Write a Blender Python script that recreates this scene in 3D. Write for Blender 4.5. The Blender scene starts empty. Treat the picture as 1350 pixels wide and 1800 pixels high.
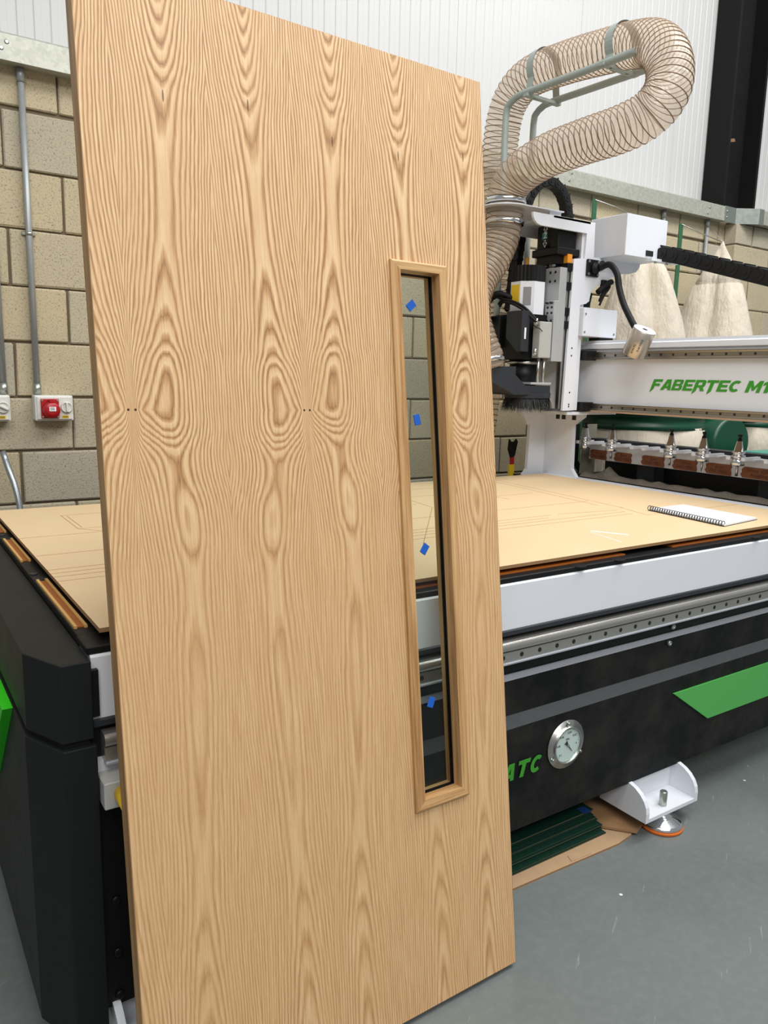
import bpy, bmesh, math, random
from mathutils import Vector, Matrix
random.seed(7)
S = bpy.context.scene
COL = S.collection

# ------------------------------------------------------------------ camera, world, lights, exposure
H = 1.37549368
F_PX, PITCH, ROLL, YAW = 1350.80560, 0.172443976, -0.0232656086, 0.591305246
fwd = Vector((math.sin(YAW)*math.cos(PITCH), math.cos(YAW)*math.cos(PITCH), -math.sin(PITCH)))
r0 = Vector((math.cos(YAW), -math.sin(YAW), 0)); d0 = fwd.cross(r0)
rt = r0*math.cos(ROLL) + d0*math.sin(ROLL); dn = -r0*math.sin(ROLL) + d0*math.cos(ROLL)
cd = bpy.data.cameras.new('camera'); cam = bpy.data.objects.new('camera', cd); COL.objects.link(cam)
M3 = Matrix((rt, -dn, -fwd)).transposed()
cam.matrix_world = Matrix.Translation((0, 0, H)) @ M3.to_4x4()
cd.sensor_fit = 'HORIZONTAL'; cd.sensor_width = 36; cd.lens = 36*F_PX/1350
cd.clip_start = 0.05; cd.clip_end = 100
S.camera = cam

w = bpy.data.worlds.new('workshop_daylight'); S.world = w; w.use_nodes = True
w.node_tree.nodes['Background'].inputs[0].default_value = (0.97, 0.985, 1.0, 1)
w.node_tree.nodes['Background'].inputs[1].default_value = 0.32

def area(name, loc, size, sy, power, target, col=(1, 0.995, 0.985)):
    l = bpy.data.lights.new(name, 'AREA'); l.shape = 'RECTANGLE'; l.size = size; l.size_y = sy
    l.energy = power; l.color = col
    o = bpy.data.objects.new(name, l); COL.objects.link(o); o.location = loc
    o.rotation_euler = (Vector(target) - Vector(loc)).to_track_quat('-Z', 'Y').to_euler()
area('roof_light_rear', (4.3, 0.9, 5.3), 4.0, 1.2, 190, (4.3, 2.6, 0.6))
area('roof_light_middle', (1.0, -0.6, 5.6), 5.0, 1.2, 150, (1.4, 1.0, 0.4))
area('roof_light_front', (-0.5, -3.4, 5.2), 5.0, 1.2, 205, (1.2, 1.4, 0.6))

S.view_settings.view_transform = 'Standard'; S.view_settings.look = 'None'
S.view_settings.gamma = 1; S.view_settings.use_curve_mapping = False
S.view_settings.exposure = 0.0

# ------------------------------------------------------------------ helpers: materials
def lin(c):
    return tuple(((x/255)/12.92 if x/255 <= 0.04045 else ((x/255+0.055)/1.055)**2.4) for x in c) + (1,)

class NT:
    def __init__(s, name):
        s.m = bpy.data.materials.new(name); s.m.use_nodes = True
        s.t = s.m.node_tree; s.b = s.t.nodes['Principled BSDF']; s.out = s.t.nodes['Material Output']
    def n(s, typ, **kw):
        x = s.t.nodes.new(typ)
        for k, v in kw.items(): setattr(x, k, v)
        return x
    def set(s, sock, v):
        if hasattr(v, 'is_linked') or isinstance(v, bpy.types.NodeSocket): s.t.links.new(v, sock)
        else: sock.default_value = v
    def math(s, op, a, b=0.0, c=0.0, clamp=False):
        x = s.n('ShaderNodeMath', operation=op, use_clamp=clamp)
        for i, v in enumerate((a, b, c)): s.set(x.inputs[i], v)
        return x.outputs[0]
    def noise(s, vec, scale, detail=2.0, rough=0.5):
        x = s.n('ShaderNodeTexNoise'); s.set(x.inputs['Vector'], vec)
        x.inputs['Scale'].default_value = scale; x.inputs['Detail'].default_value = detail
        x.inputs['Roughness'].default_value = rough
        return x.outputs[0]
    def comb(s, x_, y_, z_):
        x = s.n('ShaderNodeCombineXYZ')
        for i, v in enumerate((x_, y_, z_)): s.set(x.inputs[i], v)
        return x.outputs[0]
    def ramp(s, fac, pts, interp='LINEAR'):
        x = s.n('ShaderNodeValToRGB'); s.set(x.inputs[0], fac); e = x.color_ramp.elements
        x.color_ramp.interpolation = interp
        while len(e) < len(pts): e.new(0.5)
        for i, (p, c) in enumerate(pts):
            e[i].position = p; e[i].color = c if len(c) == 4 else tuple(c)+(1,)
        return x.outputs[0]
    def curve(s, fac, pts):
        x = s.n('ShaderNodeFloatCurve'); s.set(x.inputs['Value'], fac); c = x.mapping.curves[0]
        while len(c.points) < len(pts): c.points.new(0.5, 0.5)
        for i, (px, py) in enumerate(pts):
            c.points[i].location = (px, py); c.points[i].handle_type = 'AUTO'
        x.mapping.update(); return x.outputs[0]
    def mix(s, fac, a, b, mode='MIX'):
        x = s.n('ShaderNodeMix', data_type='RGBA', blend_type=mode)
        s.set(x.inputs[0], fac); s.set(x.inputs[6], a); s.set(x.inputs[7], b)
        return x.outputs[2]
    def bump(s, h, strength=0.3, dist=0.002):
        x = s.n('ShaderNodeBump'); x.inputs['Strength'].default_value = strength
        x.inputs['Distance'].default_value = dist; s.set(x.inputs['Height'], h)
        s.t.links.new(x.outputs[0], s.b.inputs['Normal'])
    def obj(s):
        return s.n('ShaderNodeTexCoord').outputs['Object']
    def sep(s, v):
        x = s.n('ShaderNodeSeparateXYZ'); s.set(x.inputs[0], v); return x.outputs

def plain(name, rgb, rough=0.5, metal=0.0, spec=0.5, var=0.06, scale=30, bump=0.0, bscale=200, coat=0.0):
    k = NT(name); c = lin(rgb); o = k.obj()
    if var > 0:
        f = k.noise(o, scale, 3, 0.6)
        k.set(k.b.inputs['Base Color'], k.mix(f, tuple(x*(1-var) for x in c[:3])+(1,), tuple(min(1, x*(1+var)) for x in c[:3])+(1,)))
        k.set(k.b.inputs['Roughness'], k.math('MULTIPLY_ADD', f, 0.16, rough-0.08))
    else:
        k.b.inputs['Base Color'].default_value = c; k.b.inputs['Roughness'].default_value = rough
    k.b.inputs['Metallic'].default_value = metal; k.b.inputs['Specular IOR Level'].default_value = spec
    if coat: k.b.inputs['Coat Weight'].default_value = coat
    if bump: k.bump(k.noise(o, bscale, 2, 0.6), bump, 0.002)
    return k.m

def m_block():
    k = NT('concrete_block'); o = k.obj(); g = k.n('ShaderNodeNewGeometry').outputs['Position']
    rnd = k.n('ShaderNodeObjectInfo').outputs['Random']
    base = k.ramp(rnd, [(0.0, lin((184, 176, 156))), (0.35, lin((194, 182, 154))), (0.7, lin((202, 186, 150))), (1.0, lin((190, 184, 168)))])
    big = k.noise(g, 4.0, 3, 0.6)
    c1 = k.mix(k.math('MULTIPLY', big, 0.55), base, lin((150, 146, 134)))
    fine = k.noise(g, 130, 4, 0.75)
    c2 = k.mix(k.ramp(fine, [(0.32, (1, 1, 1)), (0.47, (0, 0, 0))]), c1, lin((120, 112, 96)))
    pit = k.n('ShaderNodeTexVoronoi'); pit.inputs['Scale'].default_value = 150; k.set(pit.inputs['Vector'], g)
    pits = k.ramp(pit.outputs['Distance'], [(0.08, (0, 0, 0)), (0.22, (1, 1, 1))])
    k.set(k.b.inputs['Base Color'], c2); k.b.inputs['Roughness'].default_value = 0.95
    k.b.inputs['Specular IOR Level'].default_value = 0.15
    h = k.math('ADD', k.math('MULTIPLY', fine, 1.0), k.math('MULTIPLY', pits, 0.35))
    k.bump(h, 0.55, 0.006)
    return k.m

def m_floor():
    k = NT('painted_concrete_floor'); g = k.n('ShaderNodeNewGeometry').outputs['Position']
    a = k.noise(g, 2.2, 4, 0.6); b = k.noise(g, 40, 4, 0.7)
    c = k.mix(a, lin((94, 101, 100)), lin((118, 124, 122)))
    c = k.mix(k.math('MULTIPLY', k.ramp(b, [(0.45, (0, 0, 0)), (0.7, (1, 1, 1))]), 0.2), c, lin((136, 141, 138)))
    v = k.n('ShaderNodeTexVoronoi'); v.inputs['Scale'].default_value = 9; k.set(v.inputs['Vector'], k.mix(0.06, g, k.n('ShaderNodeTexNoise').outputs[1], 'ADD'))
    spk = k.ramp(v.outputs['Distance'], [(0.035, (1, 1, 1)), (0.05, (0, 0, 0))])
    sel = k.math('GREATER_THAN', k.sep(v.outputs['Color'])[0], 0.55)
    c = k.mix(k.math('MULTIPLY', spk, sel), c, lin((225, 226, 222)))
    x, y, z = k.sep(g)
    # thin scratches dragged across the paint
    w1 = k.math('ADD', k.math('MULTIPLY', x, 0.55), k.math('MULTIPLY', y, -0.9))
    sc = k.noise(k.comb(k.math('MULTIPLY', w1, 26), k.math('MULTIPLY', k.math('ADD', x, y), 1.3), 0), 3.0, 2, 0.5)
    scr = k.ramp(sc, [(0.705, (0, 0, 0)), (0.73, (1, 1, 1)), (0.75, (0, 0, 0))])
    c = k.mix(k.math('MULTIPLY', scr, 0.35), c, lin((180, 184, 182)))
    k.set(k.b.inputs['Base Color'], c)
    k.set(k.b.inputs['Roughness'], k.math('MULTIPLY_ADD', a, 0.2, 0.36))
    k.bump(b, 0.05, 0.002)
    return k.m

def m_veneer():
    """crown-cut oak veneer in book-matched leaves"""
    k = NT('crown_cut_oak_veneer'); x, y, z = k.sep(k.obj())
    kk = k.math('SUBTRACT', x, 0.053)
    s = k.math('PINGPONG', kk, 0.168)
    leaf = k.math('FLOOR', k.math('DIVIDE', kk, 0.168))
    v = k.math('DIVIDE', z, 2.04)
    # slow drift from leaf to leaf, so that neighbours match but are not identical
    vv = k.math('ADD', v, k.math('MULTIPLY', k.math('SINE', k.math('MULTIPLY', leaf, 2.3)), 0.008))
    s0 = k.math('MULTIPLY', k.curve(vv, [(0, 0.40), (0.15, 0.40), (0.3, 0.46), (0.45, 0.52), (0.54, 0.52), (0.6, 0.44), (0.645, 0.42), (0.74, 0.43), (0.9, 0.52), (1, 0.53)]), 0.168)
    wob = k.math('SUBTRACT', k.noise(k.comb(k.math('MULTIPLY', s, 9), k.math('MULTIPLY', leaf, 0.13), k.math('MULTIPLY', z, 2.6)), 2.0, 3, 0.6), 0.5)
    s0 = k.math('ADD', s0, k.math('MULTIPLY', wob, 0.012))
    # knots pinch the grain at every second leaf joint
    dv = k.math('ABSOLUTE', k.math('SUBTRACT', z, 1.308))
    pin = k.math('MULTIPLY', k.math('EXPONENT', k.math('DIVIDE', dv, -0.085)), k.math('EXPONENT', k.math('DIVIDE', s, -0.05)))
    pin = k.math('MULTIPLY', pin, k.math('SUBTRACT', 1.0, k.math('EXPONENT', k.math('DIVIDE', s, -0.006))))
    se = k.math('ADD', s, k.math('MULTIPLY', pin, 0.045))
    wd = k.math('SUBTRACT', se, s0)
    # distance from the pith to the knife: it falls and rises along the log and draws the crowns and eyes
    D = k.math('MULTIPLY', k.curve(vv, [(0, 0.50), (0.10, 0.66), (0.17, 0.82), (0.23, 0.90), (0.30, 0.86), (0.40, 0.82), (0.495, 0.90), (0.545, 0.78), (0.592, 0.87), (0.645, 0.42), (0.70, 0.66), (0.75, 0.84), (0.82, 0.93), (0.88, 0.88), (0.94, 0.60), (1.0, 0.26)]), 0.048)
    D = k.math('ADD', D, 0.0078)
    r = k.math('SQRT', k.math('ADD', k.math('MULTIPLY', wd, wd), k.math('MULTIPLY', D, D)))
    ph = k.math('DIVIDE', r, 0.0049)
    n1 = k.math('SUBTRACT', k.noise(k.comb(k.math('MULTIPLY', se, 40), k.math('MULTIPLY', leaf, 0.21), k.math('MULTIPLY', z, 1.9)), 1.3, 4, 0.55), 0.5)
    n2 = k.math('SUBTRACT', k.noise(k.comb(k.math('MULTIPLY', x, 110), 0.0, k.math('MULTIPLY', z, 7)), 1.5, 3, 0.6), 0.5)
    ph = k.math('ADD', ph, k.math('MULTIPLY', n1, 0.8))
    ph = k.math('ADD', ph, k.math('MULTIPLY', n2, 0.35))
    fr = k.math('FRACT', ph)
    ring = k.ramp(fr, [(0.0, (0.30, 0.30, 0.30)), (0.09, (0.05, 0.05, 0.05)), (0.24, (0.42, 0.42, 0.42)), (0.46, (0.92, 0.92, 0.92)), (0.75, (0.78, 0.78, 0.78)), (1.0, (0.30, 0.30, 0.30))], 'EASE')
    # contrast fades towards the foot of the door and from ring to ring
    cmod = k.noise(k.comb(k.math('MULTIPLY', x, 22), 0.0, k.math('MULTIPLY', z, 1.4)), 2.0, 3, 0.6)
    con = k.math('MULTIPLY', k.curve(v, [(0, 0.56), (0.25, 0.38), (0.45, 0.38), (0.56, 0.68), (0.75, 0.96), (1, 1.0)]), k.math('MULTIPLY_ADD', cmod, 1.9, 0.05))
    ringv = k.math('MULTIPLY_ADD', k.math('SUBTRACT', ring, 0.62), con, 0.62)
    streak = k.noise(k.comb(k.math('MULTIPLY', x, 420), k.math('MULTIPLY', leaf, 1.7), k.math('MULTIPLY', z, 9)), 1.0, 4, 0.7)
    pore = k.noise(k.comb(k.math('MULTIPLY', x, 1100), 3.0, k.math('MULTIPLY', z, 40)), 1.0, 2, 0.5)
    t = k.math('ADD', ringv, k.math('MULTIPLY', k.math('SUBTRACT', streak, 0.5), 0.95))
    t = k.math('SUBTRACT', t, k.math('MULTIPLY', k.math('GREATER_THAN', pore, 0.62), 0.10))
    col = k.ramp(t, [(0.0, lin((144, 102, 66))), (0.3, lin((178, 136, 94))), (0.6, lin((207, 168, 122))), (1.0, lin((236, 206, 163)))])
    # random tone drift; paler pink top and darker honey foot paint in the lighting
    tone = k.noise(k.comb(k.math('MULTIPLY', x, 7), 0.0, k.math('MULTIPLY', z, 1.2)), 1.2, 3, 0.55)
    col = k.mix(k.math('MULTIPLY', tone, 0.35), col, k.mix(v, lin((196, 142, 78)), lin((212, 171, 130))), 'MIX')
    # pin knots
    kx = k.math('SUBTRACT', s, 0.006)
    d2 = k.math('SQRT', k.math('ADD', k.math('MULTIPLY', kx, kx), k.math('MULTIPLY', dv, dv)))
    pk = k.math('LESS_THAN', d2, 0.0022)
    col = k.mix(k.math('MULTIPLY', pk, k.math('LESS_THAN', x, 0.5)), col, lin((70, 46, 30)))
    # short dark pith flecks under the topmost crowns
    fz = k.math('SUBTRACT', z, k.math('MULTIPLY_ADD', k.math('SINE', k.math('MULTIPLY', leaf, 1.9)), 0.02, 1.845))
    fx = k.math('SUBTRACT', s, 0.0885)
    fl = k.math('LESS_THAN', k.math('ADD', k.math('MULTIPLY', k.math('MULTIPLY', fx, fx), 400000), k.math('MULTIPLY', k.math('MULTIPLY', fz, fz), 9000)), 1.0)
    col = k.mix(k.math('MULTIPLY', fl, 0.75), col, lin((72, 48, 34)))
    k.set(k.b.inputs['Base Color'], col); k.b.inputs['Roughness'].default_value = 0.5
    k.b.inputs['Specular IOR Level'].default_value = 0.35
    k.bump(k.math('ADD', ringv, k.math('MULTIPLY', streak, 0.6)), 0.08, 0.001)
    return k.m

def m_plainoak(name, axis, dark=1.0):
    k = NT(name); p = list(k.sep(k.obj()))
    sc = [260, 260, 260]; sc[axis] = 7
    vec = k.comb(*[k.math('MULTIPLY', p[i], sc[i]) for i in range(3)])
    a = k.noise(vec, 1.0, 3, 0.6)
    sc2 = [40, 40, 40]; sc2[axis] = 2
    b = k.noise(k.comb(*[k.math('MULTIPLY', p[i], sc2[i]) for i in range(3)]), 1.5, 2, 0.5)
    t = k.math('MULTIPLY_ADD', b, 0.5, k.math('MULTIPLY', a, 0.5))
    f = lambda c: lin(tuple(x*dark for x in c))
    k.set(k.b.inputs['Base Color'], k.ramp(t, [(0.34, f((156, 110, 66))), (0.5, f((196, 152, 100))), (0.66, f((220, 180, 128)))]))
    k.b.inputs['Roughness'].default_value = 0.5; k.bump(a, 0.08, 0.001)
    return k.m

def m_mdf():
    k = NT('mdf'); o = k.obj()
    a = k.noise(o, 3, 4, 0.6); b = k.noise(o, 260, 3, 0.7)
    x, y, z = k.sep(o)
    st = k.noise(k.comb(k.math('MULTIPLY', x, 30), k.math('MULTIPLY', y, 160), 0), 1.0, 3, 0.6)
    c = k.mix(a, lin((218, 192, 152)), lin((230, 206, 168)))
    c = k.mix(k.math('MULTIPLY', k.math('ADD', b, st), 0.14), c, lin((196, 156, 108)))
    k.set(k.b.inputs['Base Color'], c); k.b.inputs['Roughness'].default_value = 0.72
    k.b.inputs['Specular IOR Level'].default_value = 0.25
    k.bump(b, 0.05, 0.001)
    return k.m

def m_brushed(name, rgb, rough=0.3, axis=0):
    k = NT(name); p = list(k.sep(k.obj())); sc = [400, 400, 400]; sc[axis] = 6
    a = k.noise(k.comb(*[k.math('MULTIPLY', p[i], sc[i]) for i in range(3)]), 1.0, 3, 0.6)
    c = lin(rgb)
    k.set(k.b.inputs['Base Color'], k.mix(a, tuple(q*0.75 for q in c[:3])+(1,), c))
    k.b.inputs['Metallic'].default_value = 1.0
    k.set(k.b.inputs['Roughness'], k.math('MULTIPLY_ADD', a, 0.2, rough-0.1))
    return k.m

def m_glass(name, rgb, rough=0.0, alpha=0.12):
    k = NT(name); t = k.n('ShaderNodeBsdfTransparent'); g = k.n('ShaderNodeBsdfGlossy')
    t.inputs[0].default_value = lin(rgb); g.inputs['Roughness'].default_value = rough
    lw = k.n('ShaderNodeLayerWeight'); lw.inputs[0].default_value = 0.5
    mx = k.n('ShaderNodeMixShader')
    k.set(mx.inputs[0], k.math('MULTIPLY_ADD', k.math('POWER', lw.outputs['Facing'], 5.0), 0.9, 0.025))
    k.t.links.new(t.outputs[0], mx.inputs[1]); k.t.links.new(g.outputs[0], mx.inputs[2])
    k.t.links.new(mx.outputs[0], k.out.inputs[0])
    return k.m

def m_hose():
    k = NT('clear_ribbed_hose'); t = k.n('ShaderNodeBsdfTransparent'); t.inputs[0].default_value = (0.97, 0.93, 0.88, 1)
    d = k.n('ShaderNodeBsdfPrincipled'); d.inputs['Base Color'].default_value = lin((246, 230, 212)); d.inputs['Roughness'].default_value = 0.12
    d.inputs['Specular IOR Level'].default_value = 1.0; d.inputs['Coat Weight'].default_value = 0.6
    tr = k.n('ShaderNodeBsdfTranslucent'); tr.inputs[0].default_value = lin((246, 228, 206))
    m1 = k.n('ShaderNodeMixShader'); m1.inputs[0].default_value = 0.45
    k.t.links.new(d.outputs[0], m1.inputs[1]); k.t.links.new(tr.outputs[0], m1.inputs[2])
    m2 = k.n('ShaderNodeMixShader')
    nz = k.noise(k.obj(), 9, 2, 0.5)
    k.set(m2.inputs[0], k.math('MULTIPLY_ADD', nz, 0.2, 0.26))
    k.t.links.new(t.outputs[0], m2.inputs[1]); k.t.links.new(m1.outputs[0], m2.inputs[2])
    k.t.links.new(m2.outputs[0], k.out.inputs[0])
    return k.m

def m_cladding():
    k = NT('white_coated_cladding'); o = k.obj()
    a = k.noise(o, 1.2, 3, 0.5)
    k.set(k.b.inputs['Base Color'], k.mix(a, lin((188, 188, 187)), lin((196, 196, 195))))
    k.b.inputs['Roughness'].default_value = 0.45
    return k.m

def m_cloth():
    k = NT('cream_filter_cloth'); o = k.obj()
    a = k.noise(o, 6, 3, 0.6); b = k.noise(o, 240, 2, 0.6)
    k.set(k.b.inputs['Base Color'], k.mix(a, lin((198, 187, 168)), lin((214, 204, 187))))
    k.b.inputs['Roughness'].default_value = 0.9; k.b.inputs['Sheen Weight'].default_value = 0.2
    x, y, z = k.sep(o)
    cr = k.noise(k.comb(k.math('MULTIPLY', x, 16), k.math('MULTIPLY', y, 16), k.math('MULTIPLY', z, 5)), 1.0, 4, 0.6)
    h = k.math('ADD', cr, k.math('MULTIPLY', b, 0.03))
    k.bump(h, 0.6, 0.04)
    return k.m

def m_dirty_black():
    k = NT('dusty_black_powder_coat'); g = k.n('ShaderNodeNewGeometry').outputs['Position']
    a = k.noise(g, 5, 5, 0.65); b = k.noise(g, 60, 3, 0.7)
    c = k.mix(k.math('MULTIPLY', k.ramp(a, [(0.42, (0, 0, 0)), (0.72, (1, 1, 1))]), 0.55), lin((15, 16, 17)), lin((60, 57, 53)))
    k.set(k.b.inputs['Base Color'], c)
    k.set(k.b.inputs['Roughness'], k.math('MULTIPLY_ADD', b, 0.25, 0.42))
    k.b.inputs['Specular IOR Level'].default_value = 0.2
    return k.m

def m_galv():
    k = NT('galvanised_steel'); o = k.obj()
    v = k.n('ShaderNodeTexVoronoi'); v.inputs['Scale'].default_value = 70; k.set(v.inputs['Vector'], o)
    a = k.noise(o, 5, 3, 0.6)
    c = k.mix(k.sep(v.outputs['Color'])[0], lin((172, 175, 164)), lin((194, 196, 186)))
    c = k.mix(k.math('MULTIPLY', a, 0.4), c, lin((166, 164, 146)))
    k.set(k.b.inputs['Base Color'], c); k.b.inputs['Metallic'].default_value = 0.45
    k.b.inputs['Roughness'].default_value = 0.5
    return k.m

MAT = dict(
    block=m_block(), mortar=plain('mortar', (112, 100, 80), 0.95, var=0.15, scale=60, bump=0.5, bscale=160),
    floor=m_floor(), clad=m_cladding(), galv=m_galv(), veneer=m_veneer(),
    lip=m_plainoak('oak_lipping', 2, 0.86), bead_v=m_plainoak('oak_bead_upright', 2, 0.97), bead_h=m_plainoak('oak_bead_level', 0, 0.97),
    mdf=m_mdf(), mdfedge=plain('mdf_edge', (150, 116, 78), 0.85, var=0.1), groove=plain('router_cut', (176, 132, 84), 0.9, var=0.1),
    white=plain('white_powder_coat', (222, 225, 231), 0.38, var=0.025, scale=8, spec=0.4),
    black=m_dirty_black(), satin=plain('black_satin', (15, 16, 17), 0.45, var=0.1, spec=0.3),
    cover=plain('charcoal_powder_coat', (22, 25, 26), 0.48, var=0.12, scale=12, spec=0.25, bump=0.04, bscale=500),
    darkgrey=plain('dark_grey_paint', (46, 49, 54), 0.5, spec=0.3), rubber=plain('black_rubber', (14, 14, 15), 0.6, var=0.08, spec=0.3),
    bevel=plain('lit_bevel_grey', (70, 74, 75), 0.5, var=0.1),
    steel=plain('ground_steel', (182, 180, 174), 0.26, metal=0.75, var=0.03, scale=4), steel_y=m_brushed('ground_steel_cross', (170, 164, 154), 0.32, 1),
    steel_z=m_brushed('ground_steel_upright', (196, 196, 192), 0.3, 2), alu=plain('aluminium', (188, 190, 190), 0.38, metal=0.35, var=0.06, scale=12),
    chrome=plain('chrome', (220, 222, 224), 0.12, metal=1.0, var=0.0), zinc=plain('zinc_plated', (176, 184, 176), 0.35, metal=0.9),
    green=plain('green_enamel', (80, 172, 82), 0.38, var=0.04), letter=plain('green_vinyl', (56, 150, 38), 0.45, var=0.03), lime=plain('lime_enamel', (44, 214, 20), 0.35, var=0.03),
    phenolic=plain('amber_phenolic', (158, 88, 30), 0.4, var=0.12), phenolic_pale=plain('pale_phenolic', (206, 160, 92), 0.5, var=0.1),
    orange=plain('orange_rubber', (222, 112, 32), 0.6, var=0.1), amber=plain('orange_plastic', (224, 146, 40), 0.45),
    dial=plain('dial_face', (238, 243, 245), 0.5, var=0.01), ink=plain('ink_black', (22, 24, 26), 0.6, var=0.0),
    glass=m_glass('clear_glass', (246, 250, 248)), glassedge=plain('glass_edge_green', (22, 52, 42), 0.2, var=0.3, scale=90),
    blue=plain('blue_foam', (16, 92, 190), 0.7, var=0.03), card=plain('brown_card', (174, 144, 110), 0.85, var=0.14, scale=25, bump=0.3, bscale=40),
    cardedge=plain('card_edge', (150, 114, 78), 0.9, var=0.15, scale=200), tag=plain('torn_brown_card', (138, 84, 56), 0.85, var=0.1, scale=60),
    hose=m_hose(), wire=plain('coppered_wire', (126, 102, 80), 0.4, metal=0.2), stand=plain('grey_green_paint', (160, 170, 164), 0.42, var=0.05),
    cloth=m_cloth(), dgreen=plain('dark_green_paint', (10, 68, 47), 0.35, var=0.12), post=plain('green_angle', (44, 92, 62), 0.5, var=0.15),
    column=plain('black_steel_paint', (18, 18, 18), 0.6, var=0.2, scale=6, spec=0.2), paper=plain('white_paper', (240, 242, 246), 0.7, var=0.01),
    chain=plain('chain_plastic', (19, 19, 20), 0.5, var=0.1, spec=0.35), box=plain('light_grey_plastic', (214, 214, 208), 0.45, var=0.03), red=plain('red_plastic', (172, 24, 34), 0.35, var=0.05),
    yellow=plain('yellow_sticker', (226, 190, 40), 0.55, var=0.05), yplastic=plain('yellow_plastic', (236, 190, 20), 0.4), teal=plain('teal_print', (40, 140, 140), 0.5, var=0.0),
    conduit=plain('galvanised_conduit', (158, 162, 162), 0.4, metal=0.35), bristle=plain('black_bristle', (24, 25, 27), 0.7, var=0.2, scale=200),
    taupe=plain('taupe_paint', (150, 144, 128), 0.5, var=0.1), sensor=plain('satin_aluminium_can', (206, 196, 184), 0.3, metal=0.8, var=0.05),
    mildgrey=plain('mid_grey_block', (176, 176, 170), 0.45, var=0.06), dust=plain('grey_dust', (120, 112, 100), 0.95, var=0.25, scale=60, bump=0.4, bscale=90),
    tealbox=plain('teal_plastic', (70, 150, 134), 0.4), braid=plain('steel_braid', (150, 156, 160), 0.35, metal=0.7, var=0.35, scale=300),
    tape=plain('blue_tape', (18, 58, 120), 0.6), edge=plain('pale_ledge_lit_bevel', (176, 180, 186), 0.4, metal=0.2, var=0.05), underside=plain('dusty_underside', (168, 142, 118), 0.7, var=0.15), brown=plain('oak_scrap', (128, 96, 66), 0.7),
)

# ------------------------------------------------------------------ helpers: geometry
def B(): return bmesh.new()
def box(bm, x0, x1, y0, y1, z0, z1, bev=0.0, seg=1):
    t = bmesh.new()
    bmesh.ops.create_cube(t, size=1.0, matrix=Matrix.Translation(((x0+x1)/2, (y0+y1)/2, (z0+z1)/2)) @ Matrix.Diagonal((x1-x0, y1-y0, z1-z0, 1)))
    if bev: bmesh.ops.bevel(t, geom=t.edges[:], offset=bev, segments=seg, affect='EDGES', profile=0.5)
    join(bm, t); return bm
def join(bm, t):
    mp = {v: bm.verts.new(v.co) for v in t.verts}
    for f in t.faces:
        try:
            nf = bm.faces.new([mp[v] for v in f.verts]); nf.material_index = f.material_index; nf.smooth = f.smooth
        except ValueError: pass
    t.free(); return bm
def prism(bm, pts, axis, a, b):
    """polygon pts in the plane normal to axis, extruded from a to b. axis x: pts=(y,z); y: (x,z); z: (x,y)"""
    def mk(p, h):
        return {'x': (h, p[0], p[1]), 'y': (p[0], h, p[1]), 'z': (p[0], p[1], h)}[axis]
    lo = [bm.verts.new(mk(p, a)) for p in pts]; hi = [bm.verts.new(mk(p, b)) for p in pts]
    n = len(pts)
    fs = [bm.faces.new(lo), bm.faces.new(hi[::-1])]
    for i in range(n): fs.append(bm.faces.new((lo[i], hi[i], hi[(i+1) % n], lo[(i+1) % n])))
    return bm
def cyl(bm, c, ax, r, h, n=24, r2=None, smooth=True):
    """cylinder with base centre c, direction ax, length h"""
    ax = Vector(ax).normalized(); t = ax.orthogonal().normalized(); b = ax.cross(t); c = Vector(c); r2 = r if r2 is None else r2
    lo = [bm.verts.new(c + (t*math.cos(2*math.pi*i/n) + b*math.sin(2*math.pi*i/n))*r) for i in range(n)]
    hi = [bm.verts.new(c + ax*h + (t*math.cos(2*math.pi*i/n) + b*math.sin(2*math.pi*i/n))*r2) for i in range(n)]
    bm.faces.new(lo[::-1]); bm.faces.new(hi)
    for i in range(n):
        f = bm.faces.new((lo[i], lo[(i+1) % n], hi[(i+1) % n], hi[i])); f.smooth = smooth
    return bm
def lathe(bm, c, prof, n=24, ax=(0, 0, 1)):
    """prof: list of (r, h) along ax"""
    ax = Vector(ax).normalized(); t = ax.orthogonal().normalized(); b = ax.cross(t); c = Vector(c); rings = []
    for r, h in prof:
        rings.append([bm.verts.new(c + ax*h + (t*math.cos(2*math.pi*i/n) + b*math.sin(2*math.pi*i/n))*max(r, 1e-5)) for i in range(n)])
    for a, d in zip(rings, rings[1:]):
        for i in range(n):
            f = bm.faces.new((a[i], a[(i+1) % n], d[(i+1) % n], d[i])); f.smooth = True
    bm.faces.new(rings[0][::-1]); bm.faces.new(rings[-1])
    return bm
def catmull(pts, step):
    P = [Vector(p) for p in pts]; P = [P[0]*2-P[1]] + P + [P[-1]*2-P[-2]]; out = []
    for i in range(1, len(P)-2):
        p0, p1, p2, p3 = P[i-1:i+3]
        n = max(2, int((p2-p1).length/step))
        for j in range(n):
            t = j/n
            out.append(0.5*((2*p1) + (p2-p0)*t + (2*p0-5*p1+4*p2-p3)*t*t + (3*p1-p0-3*p2+p3)*t**3))
    out.append(P[-2]); return out
def resample(pts, step):
    out = [pts[0]]; acc = 0.0
    for a, b in zip(pts, pts[1:]):
        d = (b-a).length; pos = 0.0
        while acc + (d-pos) >= step:
            pos += step-acc; acc = 0.0; out.append(a + (b-a)*(pos/d))
        acc += d-pos
    return out
def frames(pts):
    fr = []; t0 = (pts[1]-pts[0]).normalized(); n = t0.orthogonal().normalized()
    for i, p in enumerate(pts):
        t = (pts[min(i+1, len(pts)-1)] - pts[max(i-1, 0)]).normalized()
        n = (n - t*n.dot(t)).normalized(); fr.append((p, t, n, t.cross(n)))
    return fr
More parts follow.
